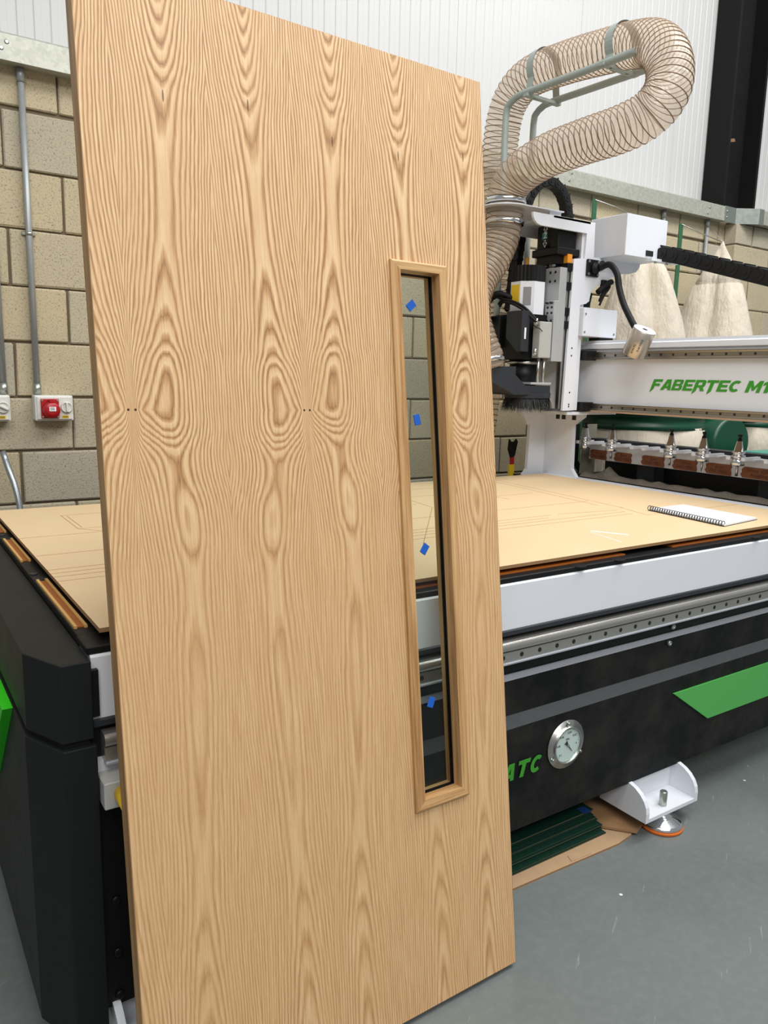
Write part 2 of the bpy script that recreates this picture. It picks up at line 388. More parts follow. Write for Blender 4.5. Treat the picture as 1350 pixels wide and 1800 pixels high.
def tube(bm, pts, r, n=10, cap=True):
    fr = frames(pts); rings = []
    for i, (p, t, a, b) in enumerate(fr):
        rr = r(i) if callable(r) else r
        rings.append([bm.verts.new(p + (a*math.cos(2*math.pi*j/n) + b*math.sin(2*math.pi*j/n))*rr) for j in range(n)])
    for a, d in zip(rings, rings[1:]):
        for j in range(n):
            f = bm.faces.new((a[j], a[(j+1) % n], d[(j+1) % n], d[j])); f.smooth = True
    if cap: bm.faces.new(rings[0][::-1]); bm.faces.new(rings[-1])
    return bm
def mesh(bm, name, mats, normals=True):
    if normals: bmesh.ops.recalc_face_normals(bm, faces=bm.faces[:])
    me = bpy.data.meshes.new(name); bm.to_mesh(me); bm.free()
    for m in (mats if isinstance(mats, (list, tuple)) else [mats]): me.materials.append(MAT[m])
    return me
def tag(o, label, cat, group=None):
    o['label'] = label; o['category'] = cat
    if group: o['group'] = group
    return o
def thing(name, loc, label, cat, group=None):
    o = bpy.data.objects.new(name, None); COL.objects.link(o); o.location = loc; o.empty_display_size = 0.1
    return tag(o, label, cat, group)
def rootloc(o):
    while o.parent: o = o.parent
    return o.location.copy()
def part(parent, name, bm, mats, label=None, local=False, bevel=0.0):
    """bm in world coordinates (or local); becomes a child mesh"""
    if not local: bmesh.ops.translate(bm, verts=bm.verts[:], vec=-rootloc(parent))
    if bevel: bmesh.ops.bevel(bm, geom=[e for e in bm.edges if len(e.link_faces) == 2 and e.calc_face_angle(0) > 0.6], offset=bevel, segments=2, affect='EDGES', profile=0.5)
    o = bpy.data.objects.new(name, mesh(bm, name, mats)); COL.objects.link(o); o.parent = parent
    if label: o['label'] = label
    return o
def inst(parent, name, me, loc, rot=None, local=False, scale=None):
    o = bpy.data.objects.new(name, me); COL.objects.link(o); o.parent = parent
    o.location = Vector(loc) if local or parent is None else Vector(loc) - rootloc(parent)
    if rot is not None: o.rotation_euler = rot
    if scale is not None: o.scale = scale
    return o
def solo(name, bm, mats, label, cat, group=None, origin=None, bevel=0.0):
    """a thing that is one mesh; origin moved to its base"""
    if bevel: bmesh.ops.bevel(bm, geom=[e for e in bm.edges if len(e.link_faces) == 2 and e.calc_face_angle(0) > 0.6], offset=bevel, segments=2, affect='EDGES', profile=0.5)
    if origin is None:
        xs = [v.co for v in bm.verts]
        origin = Vector((sum(v.x for v in xs)/len(xs), sum(v.y for v in xs)/len(xs), min(v.z for v in xs)))
    bmesh.ops.translate(bm, verts=bm.verts[:], vec=-Vector(origin))
    o = bpy.data.objects.new(name, mesh(bm, name, mats)); COL.objects.link(o); o.location = origin
    return tag(o, label, cat, group)
def struct(name, bm, mats):
    o = bpy.data.objects.new(name, mesh(bm, name, mats)); COL.objects.link(o); o['kind'] = 'structure'; return o
def flat_splines(name, polys, depth, mat, mtx):
    """closed 2-D outlines (holes by even-odd) -> thin solid lettering mesh"""
    cu = bpy.data.curves.new(name, 'CURVE'); cu.dimensions = '2D'; cu.fill_mode = 'BOTH'; cu.extrude = depth/2
    for pts in polys:
        sp = cu.splines.new('POLY'); sp.points.add(len(pts)-1)
        for i, p in enumerate(pts): sp.points[i].co = (p[0], p[1], 0, 1)
        sp.use_cyclic_u = True
    return curve_mesh(cu, name, mat, mtx)
def curve_mesh(cu, name, mat, mtx):
    tmp = bpy.data.objects.new('tmp', cu); COL.objects.link(tmp)
    bpy.context.view_layer.update()
    me = bpy.data.meshes.new_from_object(tmp.evaluated_get(bpy.context.evaluated_depsgraph_get()))
    bpy.data.objects.remove(tmp); bpy.data.curves.remove(cu)
    me.transform(mtx); me.name = name; me.materials.clear(); me.materials.append(MAT[mat]); return me
def text_mesh(s, size, mat, mtx, name, bold=0.0, shear=0.0, depth=0.0006, align='CENTER'):
    cu = bpy.data.curves.new(name, 'FONT'); cu.body = s; cu.size = size; cu.extrude = depth/2
    cu.offset = bold; cu.shear = shear; cu.align_x = align; cu.align_y = 'CENTER'; cu.resolution_u = 3
    return curve_mesh(cu, name, mat, mtx)
def basis(o, ex, ey):
    ex = Vector(ex).normalized(); ey = Vector(ey).normalized(); ez = ex.cross(ey)
    m = Matrix((ex, ey, ez)).transposed().to_4x4(); m.translation = Vector(o); return m

# ------------------------------------------------------------------ the setting
bm = B(); box(bm, -5, 11, -5, 3.9, -0.05, 0.0); struct('floor', bm, 'floor')
WY = 3.53
bm = B(); box(bm, -3.2, 9.6, WY+0.014, WY+0.2, 0, 2.56); wall = struct('wall_back', bm, 'mortar')
variants = []
for q in range(4):
    bm = B(); box(bm, -0.2205, 0.2205, 0, 0.1, -0.1, 0.1, 0.005, 1)
    for v in bm.verts:
        v.co += Vector((random.uniform(-.0022, .0022), random.uniform(-.0006, .0006), random.uniform(-.0018, .0018)))
    variants.append(mesh(bm, 'block', 'block'))
half = []
for q in range(2):
    bm = B(); box(bm, -0.1, 0.1, 0, 0.1, -0.1, 0.1, 0.006, 1); half.append(mesh(bm, 'block', 'block'))
for r in range(-6, 6):
    zc = 1.262 + 0.225*r + 0.1125
    if zc > 2.56: continue
    x0 = 0.737 if r % 2 == 1 else 0.522
    for c in range(-7, 20):
        xc = x0 + 0.45*c + 0.225
        if xc < -2.0 or xc > 9.2 or (xc > 6.9 and zc < 0.3) or (xc < -0.6 and zc < 0.5) or 5.55 < xc < 6.35: continue
        o = inst(wall, 'block', random.choice(variants), (xc, WY + random.uniform(0, .0015), zc), local=True)
        o.scale = (1, 1, 1.082 if zc < 2.45 else 1.0)
# pier of blocks that carries the steel column
PY = 3.43
bm = B(); box(bm, 5.312, 6.6, PY+0.008, WY+0.005, 0, 2.545); pier = struct('wall_pier', bm, 'mortar')
for r in range(-6, 6):
    zc = 1.262 + 0.225*r + 0.1125
    if zc > 2.5: continue
    first = 0.43 if r % 2 == 0 else 0.2
    x = 5.305
    while x < 6.5:
        wd = first if x < 5.31 else 0.43
        o = inst(pier, 'block', half[0] if wd < .3 else random.choice(variants), (x+wd/2, PY, zc), local=True)
        if zc > 2.45: o.location.z = 2.462; o.scale = (1, 1, 0.70)
        else: o.scale = (1, 1, 1.082)
        x += wd+0.02
# upper wall of ribbed white cladding panels
CY = 3.75
bm = B(); box(bm, -3.2, 10.2, CY+0.03, CY+0.1, 2.55, 5.4); clad = struct('wall_upper', bm, 'clad')
prof = [(0.004, 0.012), (0.006, 0.0)]
for i in range(15):
    a = 0.0666*i
    prof += [(a+0.010, 0.0), (a+0.0105, 0.0)] if i == 0 else [(a-0.004, 0.0), (a, 0.003), (a+0.004, 0.0)]
    prof += [(a+0.030, 0.0), (a+0.0335, -0.0008), (a+0.037, 0.0)]
prof += [(0.994, 0.0), (0.996, 0.012), (0.996, 0.025), (0.004, 0.025)]
pp = []
for p in prof:
    if not pp or p[0] > pp[-1][0] + 1e-4 or p[1] > 0.02 or (p[1] != pp[-1][1]): pp.append(p)
bm = B(); prism(bm, [(a, b) for a, b in pp], 'z', 0, 2.8); pm = mesh(bm, 'panel', 'clad')
for i in range(-6, 7): inst(clad, 'panel', pm, (2.938 + i*0.99 - (0.0 if i else 0), CY, 2.56), local=True)

# galvanised edge rail on top of the block wall
t = thing('steel_rail', (2.5, 3.5, 2.53), 'long galvanised steel rail capping the concrete block wall', 'rail')
bm = B(); prism(bm, [(3.455, 2.535), (3.455, 2.628), (3.475, 2.64), (3.735, 2.668), (3.735, 2.56), (3.56, 2.54), (3.47, 2.535)], 'x', -3.2, 5.2); part(t, 'channel', bm, 'galv')
bm = B(); prism(bm, [(5.17, 3.447), (5.30, 3.447), (5.44, 3.352), (5.50, 3.352), (5.50, 3.36), (5.445, 3.36), (5.305, 3.455), (5.17, 3.455)], 'z', 2.527, 2.634); part(t, 'corner_bracket', bm, 'zinc')
bm = B(); prism(bm, [(3.36, 2.535), (3.36, 2.628), (3.38, 2.64), (3.735, 2.664), (3.735, 2.54)], 'x', 5.44, 9.6); part(t, 'channel', bm, 'galv')
sb = B(); cyl(sb, (0, 0, 0), (0, -1, 0), 0.009, 0.004, 10, 0.006); sm = mesh(sb, 'screw', 'zinc')
for x, z in [(0.546, 2.60), (0.526, 2.575), (3.62, 2.61), (3.60, 2.565), (5.0, 2.60), (4.98, 2.56)]: inst(t, 'screw', sm, (x, 3.455, z))
for x, z in [(5.195, 2.60), (5.195, 2.56)]: inst(t, 'screw', sm, (x, 3.447, z))

# black steel column
t = thing('steel_column', (5.6, 3.62, 2.6), 'tall black painted steel I-section column above the block pier', 'column')
bm = B(); box(bm, 5.30, 5.325, 3.56, 3.74, 2.665, 5.3); part(t, 'flange', bm, 'column')
bm = B(); box(bm, 5.325, 5.68, 3.69, 3.704, 2.665, 5.3); part(t, 'web', bm, 'column')
bm = B(); box(bm, 5.68, 5.705, 3.56, 3.74, 2.665, 5.3); part(t, 'flange', bm, 'column')
bm = B(); prism(bm, [(5.33, 3.12), (5.47, 3.15), (5.46, 3.17), (5.33, 3.145)], 'y', 3.62, 3.69); solo('wood_offcut', bm, 'brown', 'small scrap of brown wood lodged in the black steel column', 'offcut')

# conduits
def conduit(name, x, z0, z1, label, y=3.513, clips=(), sleeve=True):
    t = thing(name, (x, y, z0), label, 'conduit', 'wall conduits')
    bm = B(); cyl(bm, (x, y, z0), (0, 0, 1), 0.0125, z1-z0, 16); part(t, 'pipe', bm, 'conduit')
    if sleeve:
        bm = B(); cyl(bm, (x, y, z1-0.05), (0, 0, 1), 0.0155, 0.05, 16); part(t, 'coupling', bm, 'conduit')
        bm = B(); cyl(bm, (x, y, z0), (0, 0, 1), 0.0155, 0.045, 16); part(t, 'coupling', bm, 'zinc')
    for z in clips:
        bm = B(); box(bm, x-0.026, x+0.026, y+0.010, y+0.0165, z-0.007, z+0.007, 0.002); cyl(bm, (x, y, z-0.007), (0, 0, 1), 0.0145, 0.014, 16)
        c = part(t, 'saddle_clip', bm, 'zinc')
        for s in (-1, 1):
            bm = B(); cyl(bm, (x+s*0.0215, y+0.010, z), (0, -1, 0), 0.004, 0.003, 10); part(c, 'screw', bm, 'steel')
conduit('conduit', 0.598, 1.275, 2.535, 'grey steel conduit rising from the red socket to the rail', clips=(1.918,))
conduit('conduit', 0.470, 1.275, 2.535, 'grey steel conduit at the left picture edge above the cut-off switch box')
conduit('conduit', 5.07, 1.2, 2.535, 'thin galvanised conduit behind the right-hand filter bag', y=3.51)
conduit('conduit', 4.58, 1.2, 2.535, 'thin galvanised conduit between the white control box and the green post', y=3.51)

# switched sockets on the wall
def socket(x0, red, label, angle):
    t = thing('power_socket', (x0+0.075, WY, 1.167), label, 'socket', 'wall power sockets')
    bm = B(); box(bm, x0, x0+0.151, 3.462, WY-0.001, 1.167, 1.273, 0.006, 2); part(t, 'housing', bm, 'box')
    bm = B(); box(bm, x0+0.008, x0+0.143, 3.455, 3.463, 1.173, 1.267, 0.003, 2); part(t, 'front_plate', bm, 'box')
    if red:
        cx, cz = x0+0.058, 1.219
        bm = B(); box(bm, cx-0.037, cx+0.034, 3.447, 3.456, cz-0.04, cz+0.04, 0.003, 2); f = part(t, 'socket_flange', bm, 'red')
        for sx in (-1, 1):
            for sz in (-1, 1):
                bm = B(); cyl(bm, (cx-0.0015+sx*0.030, 3.4475, cz+sz*0.034), (0, -1, 0), 0.004, 0.003, 10); part(f, 'screw', bm, 'zinc')
        bm = B(); lathe(bm, (cx, 3.447, cz-0.003), [(0.033, 0), (0.033, 0.028), (0.030, 0.034), (0.012, 0.036)], 28, (0, -1, -0.12)); box(bm, cx-0.009, cx+0.011, 3.414, 3.447, cz+0.026, cz+0.04, 0.002); c = part(t, 'socket_lid', bm, 'red')
        bm = B(); box(bm, cx-0.012, cx+0.014, 3.4085, 3.4115, cz-0.009, cz+0.009); part(c, 'rating_plate', bm, 'paper')
        bm = B()
        for zz in (cz+0.004, cz-0.003): box(bm, cx-0.009, cx+0.009, 3.4078, 3.4086, zz-0.0012, zz+0.0012)
        part(c, 'print', bm, 'ink')
    kx, kz = x0+0.122, 1.224
    bm = B(); lathe(bm, (kx, 3.456, kz), [(0.0235, 0), (0.0235, 0.008), (0.021, 0.011), (0.019, 0.011), (0.0185, 0.006)], 28, (0, -1, 0)); k = part(t, 'rotary_switch', bm, 'box')
    bm = B(); box(bm, -0.0045, 0.0045, -0.016, 0, -0.0195, 0.0195, 0.002)
    bmesh.ops.rotate(bm, verts=bm.verts[:], cent=(0, 0, 0), matrix=Matrix.Rotation(angle, 3, 'Y'))
    bmesh.ops.translate(bm, verts=bm.verts[:], vec=(kx, 3.452, kz)); part(k, 'lever', bm, 'box')
    bm = B(); box(bm, x0+0.102, x0+0.130, 3.454, 3.4552, 1.178, 1.190); s = part(t, 'warning_label', bm, 'yellow')
    bm = B()
    for zz in (1.187, 1.184, 1.181): box(bm, x0+0.106, x0+0.127, 3.4533, 3.4541, zz-0.0006, zz+0.0006)
    part(s, 'print', bm, 'ink')
socket(0.576, True, 'grey switched socket box with red industrial socket on the block wall', 0.0)
socket(0.334, False, 'light grey isolator box with tilted rotary switch cut by the left picture edge', -1.1)
bm = B(); tube(bm, catmull([(0.44, 3.42, 1.05), (0.455, 3.40, 0.98), (0.472, 3.36, 0.90), (0.48, 3.33, 0.80), (0.47, 3.3, 0.6), (0.42, 3.3, 0.3)], 0.03), 0.012, 10)
solo('braided_hose', bm, 'braid', 'grey braided flexible hose hanging down behind the table at left edge', 'hose')

# ------------------------------------------------------------------ the oak door
DYAW, DLEAN, DROLL = 0.01327566, 0.13702732, -0.00654349
DW, DH, DT = 0.87309806, 2.04, 0.038
ex = Vector((math.cos(DYAW), math.sin(DYAW), 0)); ny = Vector((-math.sin(DYAW), math.cos(DYAW), 0)); up = Vector((0, 0, 1))
ez = up*math.cos(DLEAN) + ny*math.sin(DLEAN); en = ny*math.cos(DLEAN) - up*math.sin(DLEAN)
e1 = ex*math.cos(DROLL) + ez*math.sin(DROLL); e2 = ez*math.cos(DROLL) - ex*math.sin(DROLL)
dorg = Vector((1.18584506, 1.1571023, 0.012)) - e1*DW
door = thing('oak_door', (0, 0, 0), 'oak veneered door with narrow glazed slot leaning against the machine', 'door')
door.matrix_world = Matrix((e1, en, e2)).transposed().to_4x4(); door.location = dorg
door.rotation_euler = Matrix((e1, en, e2)).transposed().to_euler(); door.location = dorg
def dpart(parent, name, bm, mats, label=None, bevel=0.0): return part(parent, name, bm, mats, label, True, bevel)
GX0, GX1, GZ0, GZ1 = 0.612, 0.734, 0.459, 1.607
def slab():
    bm = bmesh.new(); e = 0.0012
    xs = [0, GX0, GX1, DW]; zs = [0, GZ0, GZ1, DH]
    V = {}
    for yi, y in enumerate((0.0, DT)):
        for i, x in enumerate(xs):
            for j, z in enumerate(zs): V[yi, i, j] = bm.verts.new((x, y, z))
    for yi in (0, 1):
        for i in range(3):
            for j in range(3):
                if i == 1 and j == 1: continue
                q = [V[yi, i, j], V[yi, i+1, j], V[yi, i+1, j+1], V[yi, i, j+1]]
                f = bm.faces.new(q if yi == 0 else q[::-1]); f.material_index = 0
    def side(pts):
        for a, b in zip(pts, pts[1:]):
            f = bm.faces.new((V[0][a] if False else V[(0,)+a], V[(0,)+b], V[(1,)+b], V[(1,)+a])); f.material_index = 1
    side([(0, 0), (1, 0), (2, 0), (3, 0), (3, 1), (3, 2), (3, 3), (2, 3), (1, 3), (0, 3), (0, 2), (0, 1), (0, 0)])
    side([(1, 1), (2, 1), (2, 2), (1, 2), (1, 1)])
    bmesh.ops.recalc_face_normals(bm, faces=bm.faces[:])
    ed = [x for x in bm.edges if len(x.link_faces) == 2 and x.calc_face_angle(0) > 1.0 and not (GX0-1e-4 <= x.verts[0].co.x <= GX1+1e-4 and GX0-1e-4 <= x.verts[1].co.x <= GX1+1e-4 and GZ0-1e-4 <= x.verts[0].co.z <= GZ1+1e-4 and GZ0-1e-4 <= x.verts[1].co.z <= GZ1+1e-4)]
    bmesh.ops.bevel(bm, geom=ed, offset=0.0015, segments=2, affect='EDGES', profile=0.5, material=1)
    return bm
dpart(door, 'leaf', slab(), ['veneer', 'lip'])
def bead_set(front, side):
    # picture-frame mitred beads; outer and inner rectangles
    ox0, ox1, oz0, oz1 = 0.599, 0.7465, 0.4475, 1.6185
    ix0, ix1, iz0, iz1 = 0.6225, 0.7255, 0.470, 1.600
    y_out, y_in = (-0.0095, 0.0195) if front else (DT+0.0095, 0.0305)
    y_face = 0.0 if front else DT
    for a in range(4):
        o = [(ox0, oz0), (ox1, oz0), (ox1, oz1), (ox0, oz1)]; i = [(ix0, iz0), (ix1, iz0), (ix1, iz1), (ix0, iz1)]
        p, q = o[a], o[(a+1) % 4]; pi, qi = i[a], i[(a+1) % 4]
        bm = bmesh.new()
        def ring(o_, i_):
            mid = ((o_[0]*0.82+i_[0]*0.18), (o_[1]*0.82+i_[1]*0.18)); s = -1 if front else 1
            prof = [(o_, y_face), (o_, y_out-s*0.002), (mid, y_out), (i_, y_out-s*0.001), (i_, y_in), ((o_[0]*0.45+i_[0]*0.55, o_[1]*0.45+i_[1]*0.55), y_in), ((o_[0]*0.45+i_[0]*0.55, o_[1]*0.45+i_[1]*0.55), y_face)]
            return [bm.verts.new((c[0], y, c[1])) for c, y in prof]
        r1, r2 = ring(p, pi), ring(q, qi); n = len(r1)
        for k in range(n): bm.faces.new((r1[k], r1[(k+1) % n], r2[(k+1) % n], r2[k]))
        bm.faces.new(r1); bm.faces.new(r2[::-1])
        dpart(door, 'glazing_bead', bm, 'bead_h' if a in (0, 2) else 'bead_v')
bead_set(True, 0); bead_set(False, 1)
bm = bmesh.new(); box(bm, 0.6135, 0.7325, 0.022, 0.028, 0.461, 1.605); pane = dpart(door, 'glass_pane', bm, 'glass')
for yy in (0.0196, 0.0280):
    bm = bmesh.new()
    for a in ((0.613, 0.6245, 0.460, 1.606), (0.7238, 0.733, 0.460, 1.606), (0.6245, 0.7238, 0.460, 0.4715), (0.6245, 0.7238, 1.5985, 1.606)):
        box(bm, a[0], a[1], yy, yy+0.0025, a[2], a[3])
    dpart(door, 'gasket', bm, 'rubber')
for u, v, ang in ((0.6675, 1.534, 0.87), (0.6695, 1.290, -0.2), (0.6735, 1.0085, 0.65), (0.672, 0.668, 0.42)):
    bm = bmesh.new(); box(bm, -0.0082, 0.0082, -0.0025, 0, -0.0115, 0.0115, 0.0005)
    bmesh.ops.rotate(bm, verts=bm.verts[:], cent=(0, 0, 0), matrix=Matrix.Rotation(ang, 3, 'Y'))
    bmesh.ops.translate(bm, verts=bm.verts[:], vec=(u, 0.022, v)); dpart(pane, 'foam_pad', bm, 'blue', 'blue foam pad stuck to the glass')
for u in (0.10, 0.74):
    c = dorg + e1*u
    bm = B(); box(bm, c.x-0.03, c.x+0.03, c.y+0.012, c.y+0.05, 0, 0.0055 + (0.005 if u < 0.3 else 0.0))
    solo('packer', bm, 'rubber', 'thin black packer under the ' + ('left' if u < .3 else 'right') + ' end of the oak door', 'packer', 'packers under the door')

# ------------------------------------------------------------------ machine bed
FX0, FX1 = 0.30, 3.48
bed = thing('cnc_router_bed', (1.9, 2.1, 0), 'long black and white flatbed machine base behind the oak door', 'machine')
bm = B(); prism(bm, [(1.395, 0.158), (1.385, 0.470), (1.399, 0.502), (1.399, 0.600), (1.412, 0.613), (1.412, 0.660), (1.62, 0.660), (1.62, 0.158)], 'x', FX0, FX1)
bm.faces.ensure_lookup_table()
for f in bm.faces:
    zs = [v.co.z for v in f.verts]; ys = [v.co.y for v in f.verts]
    if min(zs) > 0.46 and max(zs) < 0.51: f.material_index = 1  # black facet tilted upwards, its overhead light painted in as grey
    if min(zs) > 0.595 and max(zs) < 0.62 : f.material_index = 2  # ledge bevel catching light, its brightness painted into the colour
part(bed, 'lower_panel', bm, ['black', 'bevel', 'edge'])
bm = B(); prism(bm, [(1.388, 0.735), (1.385, 0.742), (1.385, 0.866), (1.389, 0.870), (1.62, 0.870), (1.62, 0.735)], 'x', FX0, FX1); part(bed, 'upper_beam', bm, 'white', 'white steel side beam')
bm = B(); prism(bm, [(1.381, 0.734), (1.381, 0.745), (1.3855, 0.749), (1.40, 0.749), (1.40, 0.734)], 'x', FX0, FX1); part(bed, 'lower_trim', bm, 'darkgrey')
bm = B(); prism(bm, [(1.40, 0.66), (1.40, 0.735), (1.62, 0.735), (1.62, 0.66)], 'x', FX0, FX1); part(bed, 'rail_recess', bm, 'satin')
rp = [(1.371, 0.668), (1.371, 0.693), (1.380, 0.6965)] + [(1.374-0.0105*math.sin(math.radians(a)), 0.7085-0.0125*math.cos(math.radians(a))) for a in range(15, 180, 15)] + [(1.41, 0.721), (1.41, 0.668)]
bm = B(); prism(bm, rp, 'x', 0.315, FX1); rail = part(bed, 'linear_rail', bm, 'steel', 'ground steel guide rail with bolt holes')
bm = B(); box(bm, 0.315, FX1, 1.366, 1.40, 0.6605, 0.6672, 0.0015); part(bed, 'rail_ledge', bm, 'edge', 'pale steel ledge below the rail')
hb = B(); cyl(hb, (0, 0, 0), (0, -1, 0), 0.0062, 0.0008, 14); hm = mesh(hb, 'bolt_hole', 'ink')
for i in range(-15, 22): inst(rail, 'bolt_hole', hm, (1.36+0.0643*i, 1.3711, 0.681))
bm = B(); box(bm, 0.32, FX1, 1.398, 1.41, 0.625, 0.652); part(bed, 'gear_rack', bm, 'satin')
bb = B(); lathe(bb, (0, 0, 0), [(0.0085, 0), (0.0085, 0.009), (0.007, 0.011), (0.004, 0.011), (0.0035, 0.006)], 12, (0, -1, 0)); boltm = mesh(bb, 'bolt', 'zinc')
for x, y, z in ((2.02, 1.398, 0.640), (2.01, 1.399, 0.588), (0.86, 1.398, 0.640)): inst(bed, 'bolt', boltm, (x, y, z))
# table rim and top
bm = B(); box(bm, 0.295, FX1, 1.39, 1.47, 0.870, 0.885, 0.002); part(bed, 'front_rim', bm, 'satin')
bm = B(); box(bm, 0.297, 0.345, 1.47, 2.90, 0.862, 0.885, 0.002); part(bed, 'side_rim', bm, 'satin')
bm = B(); box(bm, 0.365, 2.88, 1.49, 2.86, 0.80, 0.899); box(bm, 2.88, FX1, 1.49, 2.86, 0.80, 0.889); part(bed, 'table_core', bm, 'satin')
for x in (0.78, 1.58, 1.74, 2.42, 2.62):
    bm = B(); cyl(bm, (x, 1.398, 0.8825), (0, 0, 1), 0.022, 0.003, 20); part(bed, 'clamp_pocket', bm, 'rubber')
for a, b in ((0.36, 0.60), (0.70, 1.20), (1.22, 1.80), (2.02, 2.58)):
    bm = B(); box(bm, a, b, 1.425, 1.455, 0.885, 0.8885); part(bed, 'phenolic_strip', bm, 'phenolic')
    bm = B(); box(bm, a, b, 1.419, 1.4245, 0.885, 0.8885); part(bed, 'phenolic_strip', bm, 'phenolic')
for a, b in ((1.512, 1.90), (2.13, 2.425), (2.55, 2.85)):
    bm = B(); box(bm, 0.304, 0.318, a, b, 0.885, 0.887); part(bed, 'phenolic_strip', bm, 'phenolic')
    for x in (0.299, 0.318):
        bm = B(); box(bm, x, x+0.006, a-0.005, b+0.006, 0.885, 0.8905); part(bed, 'phenolic_strip', bm, 'phenolic_pale')
    bm = B(); cyl(bm, (0.313, b+0.03, 0.8845), (0, 0, 1), 0.017, 0.0012, 20); part(bed, 'clamp_pocket', bm, 'ink')
    bm = B(); cyl(bm, (0.306, b+0.08, 0.8845), (0, 0, 1), 0.009, 0.003, 16); part(bed, 'bolt', bm, 'darkgrey')
# left end covers
capxy = [(0.296, 1.362), (0.243, 1.362), (0.199, 1.462), (0.199, 2.95), (0.296, 2.95)]
bm = B(); prism(bm, capxy, 'z', 0.722, 0.869); part(bed, 'end_cover', bm, 'cover', 'dark charcoal folded sheet cover', bevel=0.002)
legxy = [(0.299, 1.356), (0.241, 1.356), (0.195, 1.459), (0.195, 2.95), (0.299, 2.95)]
bm = B(); prism(bm, legxy, 'z', 0.115, 0.711); part(bed, 'leg_cover', bm, 'cover', bevel=0.002)
bm = B(); prism(bm, [(0.29, 1.37), (0.246, 1.37), (0.205, 1.465), (0.205, 2.9), (0.29, 2.9)], 'z', 0.70, 0.73); part(bed, 'cover_joint', bm, 'rubber')
bm = B(); box(bm, 0.298, 0.311, 1.376, 1.386, 0.756, 0.846, 0.001); part(bed, 'end_stop_plate', bm, 'satin')
bm = B(); prism(bm, [(1.60, 0.712), (2.25, 0.712), (2.25, 0.43), (1.90, 0.43)], 'x', 0.176, 0.1955); part(bed, 'green_panel', bm, 'lime', 'bright green slanted panel on the end cover')
# bumper block at the end of the rail
bm = B(); box(bm, 0.302, 0.36, 1.33, 1.40, 0.593, 0.645, 0.002); bmp = part(bed, 'bumper_block', bm, 'mildgrey')
bm = B(); cyl(bm, (0.334, 1.332, 0.62), (0, -1, 0), 0.016, 0.063, 18); part(bmp, 'bumper', bm, 'yplastic', 'yellow plastic bumper')
bm = B(); cyl(bm, (0.355, 1.36, 0.606), (1, 0, 0), 0.014, 0.06, 18); part(bmp, 'bumper', bm, 'yplastic')
bm = B(); box(bm, 0.30, 0.40, 1.383, 1.40, 0.636, 0.666); part(bed, 'rail_shim', bm, 'white')
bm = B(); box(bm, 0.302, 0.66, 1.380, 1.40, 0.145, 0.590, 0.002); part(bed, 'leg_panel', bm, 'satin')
for z in (0.374, 0.262, 0.168):
    bm = B(); lathe(bm, (0.326, 1.3805, z), [(0.009, 0), (0.009, 0.005), (0.006, 0.006)], 14, (0, -1, 0)); part(bed, 'bolt', bm, 'satin')
# green panel, grey stripe and gauge on the front
bm = B(); prism(bm, [(2.041, 0.419), (2.236, 0.291), (3.1, 0.291), (3.1, 0.419)], 'y', 1.3805, 1.3875); part(bed, 'green_panel', bm, 'green', 'green slanted panel on the black front')
def gl_C():
    pts = []
    for i in range(15):
        a = math.radians(48 + i*(264/14)); pts.append((0.40+0.42*math.cos(a), 0.5+0.5*math.sin(a)))
    for i in range(15):
        a = math.radians(312 - i*(264/14)); pts.append((0.41+0.19*math.cos(a), 0.5+0.27*math.sin(a)))
    return [pts]
GL = {
 'F': (0.78, [[(0, 1), (.78, 1), (.78, .77), (.25, .77), (.25, .60), (.66, .60), (.66, .37), (.25, .37), (.25, .08), (0, -.24)]]),
 'A': (0.86, [[(0, 0), (.30, 1), (.66, 1), (.86, 0), (.6, 0), (.575, .18), (.335, .18), (.27, 0)], [(.39, .38), (.54, .38), (.485, .74)]]),
 'B': (0.84, [[(0, 0), (0, 1), (.66, 1), (.78, .9), (.78, .62), (.68, .52), (.80, .42), (.80, .1), (.68, 0)], [(.24, .61), (.24, .81), (.55, .81), (.55, .61)], [(.24, .19), (.24, .41), (.56, .41), (.56, .19)]]),
 'E': (0.80, [[(0, 0), (0, 1), (.78, 1), (.78, .79), (.25, .79), (.25, .60), (.68, .60), (.68, .39), (.25, .39), (.25, .21), (.78, .21), (.78, 0)]]),
 'R': (0.86, [[(0, -.30), (0, 1), (.66, 1), (.80, .88), (.80, .46), (.68, .36), (.86, 0), (.57, 0), (.42, .32), (.25, .32), (.25, 0.0)], [(.25, .53), (.25, .79), (.55, .79), (.55, .53)]]),
 'T': (0.82, [[(.24, -.28), (.24, .77), (-.04, .77), (-.04, 1), (.82, 1), (.82, .77), (.50, .77), (.50, 0.0)]]),
 't': (0.82, [[(.26, 0), (.26, .77), (-.02, .77), (-.02, 1), (.82, 1), (.82, .77), (.54, .77), (.54, 0)]]),
 'C': (0.84, gl_C()),
 'M': (1.02, [[(0, 0), (0, 1), (.27, 1), (.50, .48), (.74, 1), (1.0, 1), (1.0, 0), (.75, 0), (.75, .58), (.56, .16), (.43, .16), (.25, .58), (.25, 0)]]),
 '1': (0.55, [[(.2, 0), (.2, .70), (0, .58), (0, .82), (.25, 1), (.47, 1), (.47, 0)]]),
}
def lettering(parent, s, o, exv, eyv, h, shear, gap, mat, wscale=1.0):
    x = 0.0
    for ch in s:
        if ch == ' ': x += 0.42*h; continue
        wd, polys = GL[ch]
        P = [[((px*wscale + shear*py)*h + x, py*h) for px, py in poly] for poly in polys]
        me = flat_splines('letter', P, 0.0012, mat, basis(Vector(o)-rootloc(parent), exv, eyv))
        c = bpy.data.objects.new('letter', me); COL.objects.link(c); c.parent = parent
        x += (wd*wscale+gap)*h
lettering(bed, 'AtC', (1.326, 1.3868, 0.3185), (1, 0, 0), (0, -0.03, 1), 0.049, 0.22, 0.16, 'letter', 1.05)
